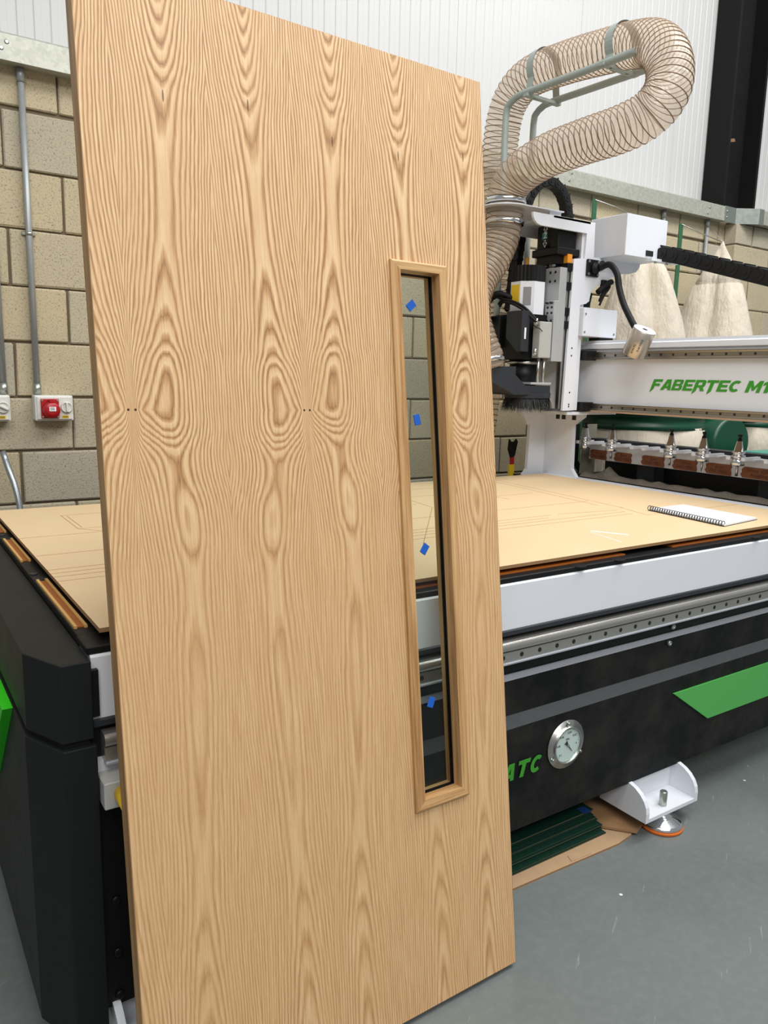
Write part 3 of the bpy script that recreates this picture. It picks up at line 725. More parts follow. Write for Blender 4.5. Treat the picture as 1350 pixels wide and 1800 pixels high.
# vacuum gauge
gc = Vector((1.565, 1.3860, 0.372))
bm = B(); lathe(bm, gc, [(0.0715, 0), (0.0715, 0.002), (0.055, 0.002), (0.055, 0.012), (0.052, 0.014), (0.050, 0.012), (0.0495, 0.006)], 48, (0, -1, 0)); ga = part(bed, 'vacuum_gauge', bm, 'steel_z', 'round steel gauge with white dial')
bm = B(); cyl(bm, gc+Vector((0, -0.0055, 0)), (0, -1, 0), 0.0497, 0.001, 40); part(ga, 'dial', bm, 'dial')
bm = B(); a = math.radians(-52); d = Vector((math.sin(math.radians(140)), 0, math.cos(math.radians(140)))); nn = Vector((d.z, 0, -d.x)); c0 = gc+Vector((0, -0.0085, 0))
q = [c0+d*0.028+nn*0.0007, c0+d*0.028-nn*0.0007, c0-nn*0.0016, c0-d*0.014-nn*0.0065, c0-d*0.012, c0-d*0.014+nn*0.0065, c0+nn*0.0016]
lo = [bm.verts.new(v) for v in q]; hi = [bm.verts.new(v+Vector((0, -0.001, 0))) for v in q]; bm.faces.new(lo); bm.faces.new(hi[::-1])
for i in range(7): bm.faces.new((lo[i], hi[i], hi[(i+1) % 7], lo[(i+1) % 7]))
part(ga, 'needle', bm, 'ink')
bm = B(); cyl(bm, gc+Vector((0, -0.0095, 0)), (0, -1, 0), 0.0035, 0.002, 14); part(ga, 'hub', bm, 'steel')
bm = B(); cyl(bm, gc+Vector((0, -0.0112, 0)), (0, -1, 0), 0.0498, 0.0012, 40); part(ga, 'lens', bm, 'glass')
for sx, sz in ((0.0, 0.0635), (-0.0545, -0.032), (0.0545, -0.032)):
    bm = B(); cyl(bm, gc+Vector((sx, 0, sz)), (0, -1, 0), 0.0035, 0.011, 12); cyl(bm, gc+Vector((sx, 0, sz)), (0, -1, 0), 0.006, 0.005, 6); part(ga, 'stud', bm, 'zinc')
for s, ang, rr, sz in (('0.1', 225, .036, .009), ('0.08', 275, .036, .009), ('0.06', 320, .036, .009), ('0.04', 10, .036, .009), ('0.02', 50, .036, .009), ('0', 95, .036, .009), ('MPa', 0, .017, .009)):
    a = math.radians(ang)
    me = text_mesh(s, sz, 'ink', basis(gc+Vector((math.sin(a)*rr, -0.0069, math.cos(a)*rr))-rootloc(bed), (1, 0, 0), (0, 0, 1)), 'numeral', depth=0.0003)
    o = bpy.data.objects.new('numeral', me); COL.objects.link(o); o.parent = ga
bm = B()
for i in range(41):
    a = math.radians(225 + i*270/40*-1 if False else -135 + i*270/40); r1 = 0.0475; r2 = 0.0435 if i % 4 else 0.0415
    p = gc+Vector((math.sin(a)*(r1+r2)/2, -0.0067, math.cos(a)*(r1+r2)/2)); tt = B(); box(tt, -0.0003, 0.0003, -0.0002, 0.0002, -(r1-r2)/2, (r1-r2)/2)
    bmesh.ops.rotate(tt, verts=tt.verts[:], cent=(0, 0, 0), matrix=Matrix.Rotation(a, 3, 'Y')); bmesh.ops.translate(tt, verts=tt.verts[:], vec=p); join(bm, tt)
part(ga, 'scale_marks', bm, 'ink')
# feet
def foot(cx):
    x0, x1 = cx-0.128, cx+0.128
    arc = [(1.50, 0.058), (1.322, 0.058), (1.322, 0.088)] + [(1.322+0.095*(1-math.cos(math.radians(t))), 0.088+0.075*math.sin(math.radians(t))) for t in (15, 30, 45, 60, 75, 90)] + [(1.50, 0.163)]
    bm = B(); prism(bm, [(1.50, 0.058), (1.322, 0.058), (1.322, 0.070), (1.42, 0.070), (1.42, 0.163), (1.50, 0.163)], 'x', x0+0.014, x1-0.014); br = part(bed, 'foot_bracket', bm, 'white', 'white welded foot bracket')
    for a in (x0, x1-0.014):
        bm = B(); prism(bm, arc, 'x', a-0.0005, a+0.0145); part(br, 'side_cheek', bm, 'white')
    bm = B(); lathe(bm, (cx-0.008, 1.352, 0.030), [(0.012, 0), (0.012, 0.085), (0.010, 0.088)], 16); part(br, 'threaded_stud', bm, 'zinc')
    bm = B(); lathe(bm, (cx-0.008, 1.352, 0.012), [(0.066, 0), (0.066, 0.008), (0.058, 0.013), (0.034, 0.024), (0.020, 0.034), (0.020, 0.046)], 36); part(br, 'pad_disc', bm, 'chrome', 'chromed foot pad')
    bm = B(); lathe(bm, (cx-0.008, 1.352, 0.0), [(0.064, 0), (0.067, 0.004), (0.067, 0.011), (0.064, 0.0122)], 36); part(br, 'rubber_pad', bm, 'orange', 'orange rubber pad')
foot(2.0); foot(0.44)
# rear side, end frame
bm = B(); box(bm, FX0, FX1, 2.86, 2.97, 0.16, 0.86); part(bed, 'rear_frame', bm, 'cover')
bm = B(); box(bm, 2.90, 2.97, 1.43, 2.86, 0.8895, 0.905); part(bed, 'edge_strip', bm, 'white')
bm = B(); box(bm, 2.97, 3.47, 1.43, 2.86, 0.86, 0.893); part(bed, 'dust_tray', bm, 'satin')

# MDF spoil board
mdf = thing('mdf_board', (1.6, 2.1, 0.899), 'tan fibreboard sheet with shallow routed lines lying on the machine table', 'board')
bm = B(); prism(bm, [(0.326, 1.420), (2.885, 1.420), (2.885, 2.828), (0.326, 2.828)], 'z', 0.8992, 0.908)
for f in bm.faces:
    if abs(f.calc_center_median().z-0.9036) < 0.003: f.material_index = 1
part(mdf, 'sheet', bm, ['mdf', 'mdfedge'])
def cut(x0, y0, x1, y1, wd=0.0022):
    a, b = Vector((x0, y0, 0)), Vector((x1, y1, 0)); n = (b-a).normalized().cross(Vector((0, 0, 1)))*wd/2
    bm = B(); prism(bm, [(p.x, p.y) for p in (a-n, b-n, b+n, a+n)], 'z', 0.9078, 0.9084); part(mdf, 'routed_line', bm, 'groove')
for l in ((.497, 2.64, 2.44, 2.64), (.50, 2.392, 1.0, 2.392), (.50, 2.64, .50, 2.392), (.515, 2.62, .515, 2.41), (.326, 2.32, 1.70, 2.315), (.33, 2.075, 2.38, 2.075),
          (.325, 1.91, 2.0, 1.91), (.325, 1.873, 1.95, 1.873), (.325, 1.838, 2.31, 1.838), (.325, 1.795, 2.30, 1.795), (2.475, 2.73, 2.375, 1.90), (2.43, 2.69, 2.33, 1.98),
          (1.74, 2.43, 1.715, 2.24), (1.77, 2.47, 2.1, 2.475), (2.10, 2.335, 2.33, 2.342), (2.10, 2.34, 2.12, 2.255), (1.72, 2.24, 1.30, 1.73), (2.04, 1.913, 2.31, 1.87), (2.375, 1.916, 2.325, 1.753), (2.325, 1.753, 2.885, 1.745), (0.50, 2.392, 0.75, 2.10)):
    cut(*l)
# spiral notebook
nb = thing('spiral_notebook', (2.49, 1.64, 0.908), 'open white spiral-bound notebook lying on the fibreboard', 'notebook')
na, nb_, ncn, nd = Vector((2.372, 1.475, 0)), Vector((2.415, 1.815, 0)), Vector((2.628, 1.815, 0)), Vector((2.612, 1.500, 0))
bm = B(); prism(bm, [(p.x, p.y) for p in (na, nd, ncn, nb_)], 'z', 0.908, 0.9095); part(nb, 'cover', bm, 'rubber')
bm = B(); prism(bm, [(p.x+q, p.y+r) for p, q, r in ((na, .004, .003), (nd, -.002, .003), (ncn, -.002, -.003), (nb_, .004, -.003))], 'z', 0.9095, 0.9165); part(nb, 'pages', bm, 'paper')
rb = B()
ringp = [Vector((0.0085*math.cos(t), 0, 0.0085*math.sin(t))) for t in [i*2*math.pi/14 for i in range(15)]]
tube(rb, ringp, 0.0014, 6, False); ringm = mesh(rb, 'ring', 'ink')
ang = math.atan2(nb_.y-na.y, nb_.x-na.x) - math.pi/2
for i in range(30):
    p = na.lerp(nb_, (i+0.5)/30); inst(nb, 'ring', ringm, (p.x, p.y, 0.9185), (0, 0, ang))
bm = B(); prism(bm, [(1.895, 1.635), (1.905, 1.642), (1.965, 1.54), (1.955, 1.535)], 'z', 0.9081, 0.9085); solo('pale_sliver', bm, 'paper', 'thin white sliver lying on the fibreboard near its front edge', 'paper')  # thin white sliver lying flat on the board
bm = B(); prism(bm, [(1.885, 1.63), (1.888, 1.632), (1.852, 1.475), (1.848, 1.475)], 'z', 0.9081, 0.9084); solo('pale_sliver', bm, 'paper', 'hair-thin pale sliver beside the wider white sliver on the fibreboard', 'paper')

# ------------------------------------------------------------------ gantry
gan = thing('router_gantry', (3.05, 2.1, 0.9), 'white gantry beam with green lettering bridging the machine table', 'gantry')
GXF = 2.95
bm = B(); box(bm, GXF, 3.15, 1.15, 2.95, 1.262, 1.535, 0.003); part(gan, 'beam', bm, 'white')
bm = B(); prism(bm, [(GXF-0.012, 1.538), (GXF-0.012, 1.560), (GXF+0.004, 1.566), (GXF+0.004, 1.577), (3.14, 1.577), (3.14, 1.535), (GXF-0.004, 1.535)], 'y', 1.15, 2.95); part(gan, 'top_ledge', bm, 'white')
for z0, z1 in ((1.487, 1.523), (1.246, 1.278)):
    bm = B(); prism(bm, [(GXF-0.020, z0), (GXF-0.020, z0+0.004), (GXF-0.014, (z0+z1)/2), (GXF-0.020, z1-0.004), (GXF-0.020, z1), (GXF, z1), (GXF, z0)], 'y', 1.15, 2.80)
    rl = part(gan, 'linear_rail', bm, 'steel_y', 'grey ground steel guide rail')
    hb = B(); cyl(hb, (0, 0, 0), (-1, 0, 0), 0.0058, 0.0008, 14); hm2 = mesh(hb, 'bolt_hole', 'ink')
    bm = B(); box(bm, GXF-0.0185, GXF-0.0175, 1.16, 2.79, (z0+z1)/2-0.008, (z0+z1)/2+0.008); part(rl, 'rail_face', bm, 'steel_y')
    for i in range(22): inst(rl, 'bolt_hole', hm2, (GXF-0.0185, 1.514+0.0627*i, (z0+z1)/2))
bm = B(); box(bm, GXF-0.024, 3.14, 1.15, 2.80, 1.2375, 1.246); part(gan, 'beam_underside', bm, 'underside', 'dull brown lower lip of the beam')
lettering(gan, 'FABERTEC M1', (GXF-0.0012, 2.2585, 1.352), (0, -1, 0), (0, 0, 1), 0.0465, 0.36, 0.07, 'letter', 1.33)
# rear leg of the gantry
bm = B(); prism(bm, [(2.66, 0.897), (2.70, 0.944), (2.705, 1.165), (2.64, 1.208), (2.64, 1.236), (2.95, 1.236), (2.95, 0.897)], 'x', GXF, 2.972); part(gan, 'leg', bm, 'white')
bm = B(); prism(bm, [(2.806, 0.895), (2.835, 0.927), (2.840, 1.153), (2.822, 1.156), (2.786, 1.215), (2.786, 1.236), (GXF, 1.236), (GXF, 0.895)], 'y', 2.895, 2.915); part(gan, 'leg_flange', bm, 'white')
bm = B(); box(bm, 2.79, 3.14, 2.60, 2.96, 1.222, 1.236); part(gan, 'leg_top_plate', bm, 'white')
for y in (2.81, 2.77, 2.70):
    bm = B(); box(bm, GXF-0.003, GXF+0.01, y-0.012, y+0.012, 1.19, 1.212); part(gan, 'slot', bm, 'ink')
bm = B(); box(bm, 2.80, 3.2, 2.87, 2.96, 0.86, 0.897); part(gan, 'foot_carriage', bm, 'satin')
bm = B(); box(bm, 2.955, 3.12, 1.18, 1.34, 0.64, 1.262); part(gan, 'leg', bm, 'white')
bm = B(); box(bm, 2.88, 3.19, 1.30, 1.362, 0.66, 0.74, 0.004); part(gan, 'rail_carriage', bm, 'satin')
# cover box on the beam
eb = thing('junction_box', (2.95, 2.5, 1.578), 'small white sheet-metal box standing on the gantry beam', 'box')
bm = B(); box(bm, 2.835, 3.07, 2.575, 2.66, 1.592, 1.724, 0.003); part(eb, 'housing', bm, 'white')
bm = B(); box(bm, 2.96, 3.06, 2.585, 2.65, 1.577, 1.593); part(eb, 'standoff', bm, 'satin')
for x, z in ((2.846, 1.695), (2.844, 1.612), (3.05, 1.61)):
    bm = B(); cyl(bm, (x, 2.5755, z), (0, -1, 0), 0.005, 0.003, 12); part(eb, 'screw', bm, 'zinc')

# ------------------------------------------------------------------ spindle carriage
hd = thing('spindle_head', (2.78, 2.72, 1.24), 'white framed spindle carriage with black spindle, motor and dust brush', 'machine head')
plate = [(2.493, 2.098), (2.493, 2.109), (2.891, 2.111), (2.896, 1.957), (3.232, 1.957), (3.228, 1.940), (3.205, 1.918), (3.158, 1.906), (3.079, 1.898), (2.921, 1.824), (2.892, 1.801), (2.884, 1.756), (2.862, 1.743), (2.824, 1.735), (2.822, 1.244), (2.75, 1.242), (2.765, 1.938), (2.835, 1.947), (2.839, 2.058), (2.545, 2.058), (2.522, 2.063), (2.505, 2.075), (2.496, 2.088)]
for y0 in (2.594, 2.84):
    bm = B(); prism(bm, plate, 'y', y0, y0+0.012); part(hd, 'side_plate', bm, 'white')
bm = B(); box(bm, 2.822, 2.86, 2.606, 2.84, 1.244, 2.10); part(hd, 'back_plate', bm, 'white')
bm = B(); box(bm, 2.62, 2.86, 2.594, 2.852, 2.101, 2.111); part(hd, 'top_plate', bm, 'white')
fl = [(2.449+0.118*math.cos(math.radians(a)), 2.73+0.118*math.sin(math.radians(a))) for a in range(75, 286, 15)]
bm = B(); prism(bm, [(2.70, 2.61), (2.70, 2.845)] + fl, 'z', 2.134, 2.139); part(hd, 'hose_plate', bm, 'white')
bm = B(); box(bm, 2.63, 2.70, 2.63, 2.83, 2.111, 2.134); part(hd, 'plate_spacer', bm, 'white')
for y in (2.598, 2.60):
    pass
for x, z in ((2.79, 1.272), (2.79, 1.288+0.04), (2.787, 1.50), (2.787, 1.535), (2.79, 1.262)):
    bm = B(); cyl(bm, (x, 2.5945, z), (0, -1, 0), 0.0045, 0.001, 10); part(hd, 'bolt_hole', bm, 'ink')
# vertical rails, bearing blocks, slide plate
for y in (2.612, 2.80):
    bm = B(); box(bm, 2.738, 2.766, y, y+0.02, 1.25, 1.93); r_ = part(hd, 'vertical_rail', bm, 'steel_z')
bm = B(); box(bm, 2.765, 2.822, 2.665, 2.84, 1.25, 1.95); part(hd, 'rail_base', bm, 'white')
for z in (1.90, 1.815, 1.70, 1.64):
    bm = B(); box(bm, 2.732, 2.768, 2.598, 2.645, z-0.018, z+0.018, 0.002); part(hd, 'bearing_block', bm, 'satin')
bm = B(); box(bm, 2.688, 2.733, 2.600, 2.80, 1.47, 1.895, 0.002); sp = part(hd, 'slide_plate', bm, 'alu', 'brushed aluminium slide plate')
for y in (2.630, 2.662):
    for z in (1.875, 1.835):
        bm = B(); cyl(bm, (2.6885, y, z), (-1, 0, 0), 0.006, 0.002, 12); part(sp, 'screw', bm, 'ink')
bm = B(); box(bm, 2.662, 2.689, 2.600, 2.66, 1.47, 1.745, 0.002); gb = part(hd, 'guide_bar', bm, 'alu')
for z in (1.735, 1.715, 1.69, 1.655, 1.50):
    for y in (2.616, 2.642):
        bm = B(); cyl(bm, (2.663, y, z), (-1, 0, 0), 0.0055, 0.003 if z not in (1.735, 1.50) else 0.014, 12); part(gb, 'screw', bm, 'ink')
# z motor
bm = B(); box(bm, 2.69, 2.808, 2.625, 2.765, 1.985, 2.092, 0.004); mo = part(hd, 'servo_motor', bm, 'satin', 'black servo motor with axis label')
bm = B(); cyl(bm, (2.75, 2.69, 1.99), (0, 0, 1), 0.062, 0.10, 28); part(mo, 'motor_body', bm, 'satin')
bm = B(); box(bm, 2.675, 2.818, 2.61, 2.78, 1.952, 1.985, 0.003); part(mo, 'motor_flange', bm, 'satin')
bm = B(); box(bm, 2.69, 2.808, 2.63, 2.76, 1.915, 1.952); part(mo, 'motor_mount', bm, 'satin')
bm = B(); box(bm, 2.6885, 2.6902, 2.69, 2.73, 2.030, 2.060); part(mo, 'axis_label', bm, 'teal')
bx = lambda py, pz: basis(Vector((2.6878, py, pz))-rootloc(hd), (0, -1, 0), (0, 0, 1))
for nm, me in (('axis_letter', text_mesh('Z', 0.034, 'paper', bx(2.71, 2.045), 'axis_letter', 0.0008)),
               ('arrow', flat_splines('arrow', [[(-.014, 0), (0, .022), (.014, 0), (.006, 0), (.006, -.012), (-.006, -.012), (-.006, 0)], [(-.009, .003), (0, .0165), (.009, .003), (.0035, .003), (.0035, -.009), (-.0035, -.009), (-.0035, .003)]], 0.0006, 'paper', bx(2.71, 2.072))),
               ('arrow', flat_splines('arrow', [[(-.014, 0), (0, -.022), (.014, 0), (.006, 0), (.006, .012), (-.006, .012), (-.006, 0)], [(-.009, -.003), (0, -.0165), (.009, -.003), (.0035, -.003), (.0035, .009), (-.0035, .009), (-.0035, -.003)]], 0.0006, 'paper', bx(2.71, 2.014)))):
    o = bpy.data.objects.new(nm, me); COL.objects.link(o); o.parent = mo
for y, r in ((2.685, 0.02), (2.735, 0.016)):
    bm = B(); lathe(bm, (2.725, y, 1.893), [(r, 0), (r, 0.01), (r*0.85, 0.011), (r*0.85, 0.015), (r, 0.016), (r, 0.03)], 18); part(hd, 'coupling', bm, 'steel_z')
bm = B(); box(bm, 2.735, 2.765, 2.606, 2.63, 1.905, 1.958); part(hd, 'limit_switch', bm, 'amber', 'orange limit switch')
bm = B(); box(bm, 2.66, 2.67, 2.79, 2.80, 1.90, 1.955); part(hd, 'spacer_post', bm, 'amber')
# spindle
SX, SY = 2.60, 2.715
bm = B()
n = 56; lo = []; hi = []
for i in range(n):
    r = 0.079 if i % 2 else 0.0745; a = 2*math.pi*i/n
    lo.append(bm.verts.new((SX+r*math.cos(a), SY+r*math.sin(a), 1.826))); hi.append(bm.verts.new((SX+r*math.cos(a), SY+r*math.sin(a), 1.898)))
bm.faces.new(lo[::-1]); bm.faces.new(hi)
for i in range(n): bm.faces.new((lo[i], lo[(i+1) % n], hi[(i+1) % n], hi[i]))
spn = part(hd, 'spindle_fan_cover', bm, 'rubber', 'black ribbed fan cover')
oc = [(SX+0.083*math.cos(math.radians(22.5+45*i)), SY+0.083*math.sin(math.radians(22.5+45*i))) for i in range(8)]
bm = B(); prism(bm, oc, 'z', 1.68, 1.826); body = part(hd, 'spindle_body', bm, 'white', 'white faceted spindle body')
def facet(name, mat, ang, half, z0, z1, off=0.0):
    a = math.radians(ang); nrm = Vector((math.cos(a), math.sin(a), 0)); tn = Vector((-nrm.y, nrm.x, 0)); ap = 0.083*math.cos(math.radians(22.5))
    c = Vector((SX, SY, 0)) + nrm*ap + tn*off
    bm = B(); prism(bm, [((c+tn*s*half+nrm*q).x, (c+tn*s*half+nrm*q).y) for s, q in ((-1, 0.0003), (1, 0.0003), (1, 0.002), (-1, 0.002))], 'z', z0, z1); return part(body, name, bm, mat)
facet('warning_sticker', 'yellow', 180, 0.026, 1.735, 1.812)
facet('terminal_cover', 'chrome', 225, 0.018, 1.72, 1.80)
bm = B(); box(bm, 2.508, 2.675, 2.642, 2.83, 1.475, 1.682, 0.004); cb = part(hd, 'clamp_block', bm, 'satin')
bm = B(); box(bm, 2.480, 2.51, 2.765, 2.845, 1.53, 1.675, 0.003); part(hd, 'sensor_housing', bm, 'satin')
bm = B(); prism(bm, [(2.715, 1.69), (2.615, 1.69), (2.615, 1.51), (2.64, 1.508), (2.715, 1.572)], 'x', 2.478, 2.525); dk = part(hd, 'valve_cover', bm, 'darkgrey', 'dark grey angular valve cover')
bm = B(); box(bm, 2.497, 2.507, 2.6142, 2.6152, 1.565, 1.615); part(dk, 'label', bm, 'paper')
bm = B(); box(bm, 2.565, 2.64, 2.585, 2.632, 1.483, 1.645, 0.003); cy = part(hd, 'air_cylinder', bm, 'mildgrey', 'pale grey air cylinder')
for x in (2.585, 2.62):
    bm = B(); cyl(bm, (x, 2.605, 1.372), (0, 0, 1), 0.007, 0.113, 12); part(cy, 'piston_rod', bm, 'steel_z')
for z, x in ((1.632, 2.55), (1.497, 2.55)):
    bm = B(); cyl(bm, (x+0.012, 2.60, z), (-1, -0.5, 0), 0.0065, 0.03, 12); cyl(bm, (x, 2.595, z-0.004), (0, 0, 1), 0.006, 0.03, 12); part(cy, 'air_fitting', bm, 'steel')
bm = B(); tube(bm, catmull([(2.525, 2.59, 1.63), (2.535, 2.585, 1.618), (2.555, 2.578, 1.612), (2.572, 2.578, 1.60)], 0.01), 0.0022, 6); part(cy, 'sensor_lead', bm, 'rubber')
bm = B(); lathe(bm, (SX, SY, 1.455), [(0.078, 0), (0.078, 0.012), (0.07, 0.014), (0.07, 0.02)], 32); part(hd, 'nose_ring', bm, 'steel_z')
bm = B(); box(bm, 2.535, 2.575, 2.66, 2.70, 1.477, 1.50); part(hd, 'nose_plate', bm, 'white')
bm = B(); lathe(bm, (SX, SY, 1.355), [(0.060, 0), (0.060, 0.008), (0.066, 0.01), (0.066, 0.10)], 32); part(hd, 'spindle_nose', bm, 'satin')
bm = B(); box(bm, 2.53, 2.66, 2.59, 2.70, 1.362, 1.372, 0.001); part(hd, 'shoe_lift_plate', bm, 'alu')
# dust shoe
bm = B(); t_ = B()
p1 = [(2.25, 2.555, 1.43), (2.40, 2.555, 1.44), (2.40, 2.685, 1.44), (2.25, 2.685, 1.43)]
p2 = [(2.25, 2.555, 1.375), (2.40, 2.555, 1.315), (2.40, 2.685, 1.315), (2.25, 2.685, 1.375)]
lo = [bm.verts.new(q) for q in p2]; hi = [bm.verts.new(q) for q in p1]; bm.faces.new(lo[::-1]); bm.faces.new(hi)
for i in range(4): bm.faces.new((lo[i], lo[(i+1) % 4], hi[(i+1) % 4], hi[i]))
prism(bm, [(2.385, 1.315), (2.395, 1.435), (2.50, 1.358), (2.66, 1.358), (2.66, 1.315)], 'y', 2.595, 2.735)
shoe = part(hd, 'dust_shoe', bm, 'darkgrey', 'dark grey dust extraction shoe')
bm = B(); prism(bm, [(SX-0.01+0.125*math.cos(2*math.pi*i/28), 2.67+0.085*math.sin(2*math.pi*i/28)) for i in range(28)], 'z', 1.300, 1.325); part(shoe, 'shoe_skirt', bm, 'darkgrey')
bm = B()
for i in range(420):
    a = 2*math.pi*i/420; k = random.uniform(0.92, 1.02); x = SX-0.01+0.118*k*math.cos(a); y = 2.67+0.08*k*math.sin(a)
    fl_ = random.uniform(1.08, 1.32); x2 = SX-0.01+0.118*k*fl_*math.cos(a)+random.uniform(-.008, .008); y2 = 2.67+0.08*k*fl_*math.sin(a)+random.uniform(-.008, .008); z2 = random.uniform(1.226, 1.242)
    tx, ty = -math.sin(a)*0.0028, math.cos(a)*0.0028
    v = [bm.verts.new(q) for q in ((x-tx, y-ty, 1.301), (x+tx, y+ty, 1.301), (x+tx*1.3, y+ty, 1.301), (x2, y2, z2))]
    bm.faces.new((v[0], v[1], v[3])); bm.faces.new((v[1], v[2], v[3])); bm.faces.new((v[2], v[0], v[3])); bm.faces.new((v[0], v[2], v[1]))
br = part(shoe, 'brush', bm, 'bristle', 'black bristle brush skirt'); br['kind'] = 'stuff'
for z0, z1 in ((1.482, 1.528), (1.240, 1.283)):
    bm = B(); box(bm, 2.868, 2.945, 2.578, 2.64, z0, z1, 0.003); part(hd, 'runner_block', bm, 'satin')
# connector on the side plate with cable and sensor can
bm = B(); box(bm, 2.846, 2.926, 2.582, 2.594, 1.868, 1.945, 0.003); cn = part(hd, 'cable_connector', bm, 'rubber', 'square black cable connector')
for sx in (2.855, 2.917):
    for sz in (1.878, 1.935):
        bm = B(); cyl(bm, (sx, 2.582, sz), (0, -1, 0), 0.006, 0.003, 12); part(cn, 'screw', bm, 'zinc')
bm = B(); lathe(bm, (2.888, 2.582, 1.905), [(0.026, 0), (0.026, 0.014), (0.018, 0.016), (0.018, 0.028)], 20, (0.15, -1, 0)); part(cn, 'gland', bm, 'rubber')
bm = B(); cyl(bm, (2.945, 2.586, 1.925), (0, -1, 0), 0.021, 0.006, 20); part(cn, 'connector_lid', bm, 'darkgrey')
bm = B(); prism(bm, [(2.86, 1.735), (2.93, 1.735), (2.945, 1.80), (2.90, 1.80)], 'y', 2.63, 2.66); part(hd, 'cable_guard', bm, 'satin')
for pts, r in (([(2.93, 2.585, 1.80), (2.98, 2.58, 1.84), (3.02, 2.585, 1.855)], 0.014), ([(2.95, 2.585, 1.76), (2.97, 2.585, 1.80), (3.01, 2.59, 1.83)], 0.01), ([(2.93, 2.57, 1.74), (2.96, 2.57, 1.79), (3.0, 2.575, 1.83), (2.99, 2.58, 1.86)], 0.005)):
    bm = B(); tube(bm, catmull(pts, 0.01), r, 10); part(hd, 'cable', bm, 'rubber')
bm = B(); box(bm, 2.955, 2.985, 2.578, 2.60, 1.815, 1.86, 0.003); part(hd, 'proximity_sensor', bm, 'rubber')
# spindle power leads
for k_, pts in enumerate(([(2.54, 2.79, 1.77), (2.50, 2.83, 1.775), (2.47, 2.86, 1.73), (2.465, 2.85, 1.68), (2.47, 2.82, 1.66)],
            [(2.52, 2.76, 1.745), (2.48, 2.80, 1.765), (2.46, 2.84, 1.72), (2.462, 2.84, 1.66)],
            [(2.53, 2.74, 1.755), (2.475, 2.785, 1.775), (2.45, 2.825, 1.74), (2.448, 2.83, 1.685), (2.458, 2.81, 1.64)],
            [(2.50, 2.80, 1.73), (2.49, 2.76, 1.745), (2.495, 2.70, 1.735), (2.515, 2.64, 1.705), (2.55, 2.595, 1.65)],
            [(2.50, 2.79, 1.72), (2.485, 2.75, 1.735), (2.49, 2.69, 1.722), (2.51, 2.635, 1.69), (2.548, 2.593, 1.64)])):
    bm = B(); tube(bm, catmull(pts, 0.008), 0.0125 if k_ < 3 else 0.006, 10); part(hd, 'spindle_lead', bm, 'rubber')

sc = thing('tool_setter', (2.82, 2.265, 1.49), 'silver cylindrical sensor can hanging from a black cable before the beam', 'sensor')
ct, cbm = Vector((2.82, 2.213, 1.606)), Vector((2.822, 2.268, 1.500)); ax = (ct-cbm); L = ax.length
bm = B(); lathe(bm, cbm, [(0.047, 0), (0.050, 0.003), (0.050, L-0.002), (0.048, L)], 36, ax); can = part(sc, 'can', bm, 'sensor')
bm = B(); cyl(bm, ct, ax, 0.049, 0.0025, 36); part(sc, 'top_disc', bm, 'paper')
bm = B(); cyl(bm, ct+ax.normalized()*0.0022, ax, 0.012, 0.001, 20); part(sc, 'centre_hole', bm, 'ink')
axn = ax.normalized(); side_dir = (Vector((-1, -0.35, 0)) - axn*Vector((-1, -0.35, 0)).dot(axn)).normalized()
for s, dx in (('0-60.050.0', 0.0), ('H.W.P2', 0.022)):
    sd = Matrix.Rotation(-0.32-dx*14, 3, axn) @ side_dir if False else Matrix.Rotation(0.55-dx*18, 3, axn) @ side_dir
    me = text_mesh(s, 0.013, 'ink', basis(cbm+axn*(0.062-dx)+sd*0.0502-rootloc(sc), axn, sd.cross(axn)), 'print', 0.0002, depth=0.0003)
    o = bpy.data.objects.new('print', me); COL.objects.link(o); o.parent = can
bm = B(); tube(bm, catmull([(2.895, 2.553, 1.905), (2.90, 2.50, 1.915), (2.895, 2.45, 1.87), (2.89, 2.425, 1.80), (2.885, 2.39, 1.73), (2.88, 2.34, 1.66), (2.872, 2.30, 1.61), (2.862, 2.285, 1.57)], 0.01), 0.0145, 12); part(sc, 'cable', bm, 'rubber', 'black rubber cable')

ebx = thing('control_box', (3.08, 2.55, 1.957), 'large white sheet-metal box on the carriage above the gantry beam', 'box')
bm = B(); box(bm, 2.94, 3.23, 2.45, 2.665, 1.957, 2.14, 0.002); part(ebx, 'housing', bm, 'white')
bm = B(); box(bm, 3.085, 3.135, 2.446, 2.4505, 1.968, 1.992); part(ebx, 'cable_slot', bm, 'ink')
bm = B(); box(bm, 3.10, 3.30, 2.425, 2.46, 1.945, 1.957); part(ebx, 'chain_shelf', bm, 'white')
for x in (3.14, 3.225):
    bm = B(); cyl(bm, (x, 2.435, 1.945), (0, 0, -1), 0.006, 0.008, 10); part(ebx, 'screw', bm, 'zinc')

# ------------------------------------------------------------------ cable chains
def link_mesh(L, h, wd, flip):
    bm = bmesh.new(); box(bm, -wd/2, wd/2, -L*0.56, L*0.5, -h/2, h/2, 0.004)
    for s in (-1, 1):
        cyl(bm, (s*(wd/2-0.001), L*0.28, 0), (s, 0, 0), h*0.42, 0.004, 20)
        cyl(bm, (s*(wd/2+0.003), L*0.28, 0), (s, 0, 0), h*0.16, 0.003, 14)
    box(bm, -wd/2-0.002, wd/2+0.002, L*0.40, L*0.5, h/2-0.004, h/2+0.004)
    return mesh(bm, 'link', 'chain')
lm = link_mesh(0.064, 0.066, 0.075, 0)
ch = thing('cable_chain', (3.21, 2.4, 1.96), 'black plastic drag chain running forward from the white control box', 'cable chain')
pts = resample(catmull([(3.21, 2.447, 1.988), (3.213, 2.36, 1.966), (3.217, 2.2, 1.918), (3.22, 2.0, 1.857), (3.22, 1.917, 1.832), (3.22, 1.7, 1.765), (3.22, 1.4, 1.66)], 0.01), 0.064)
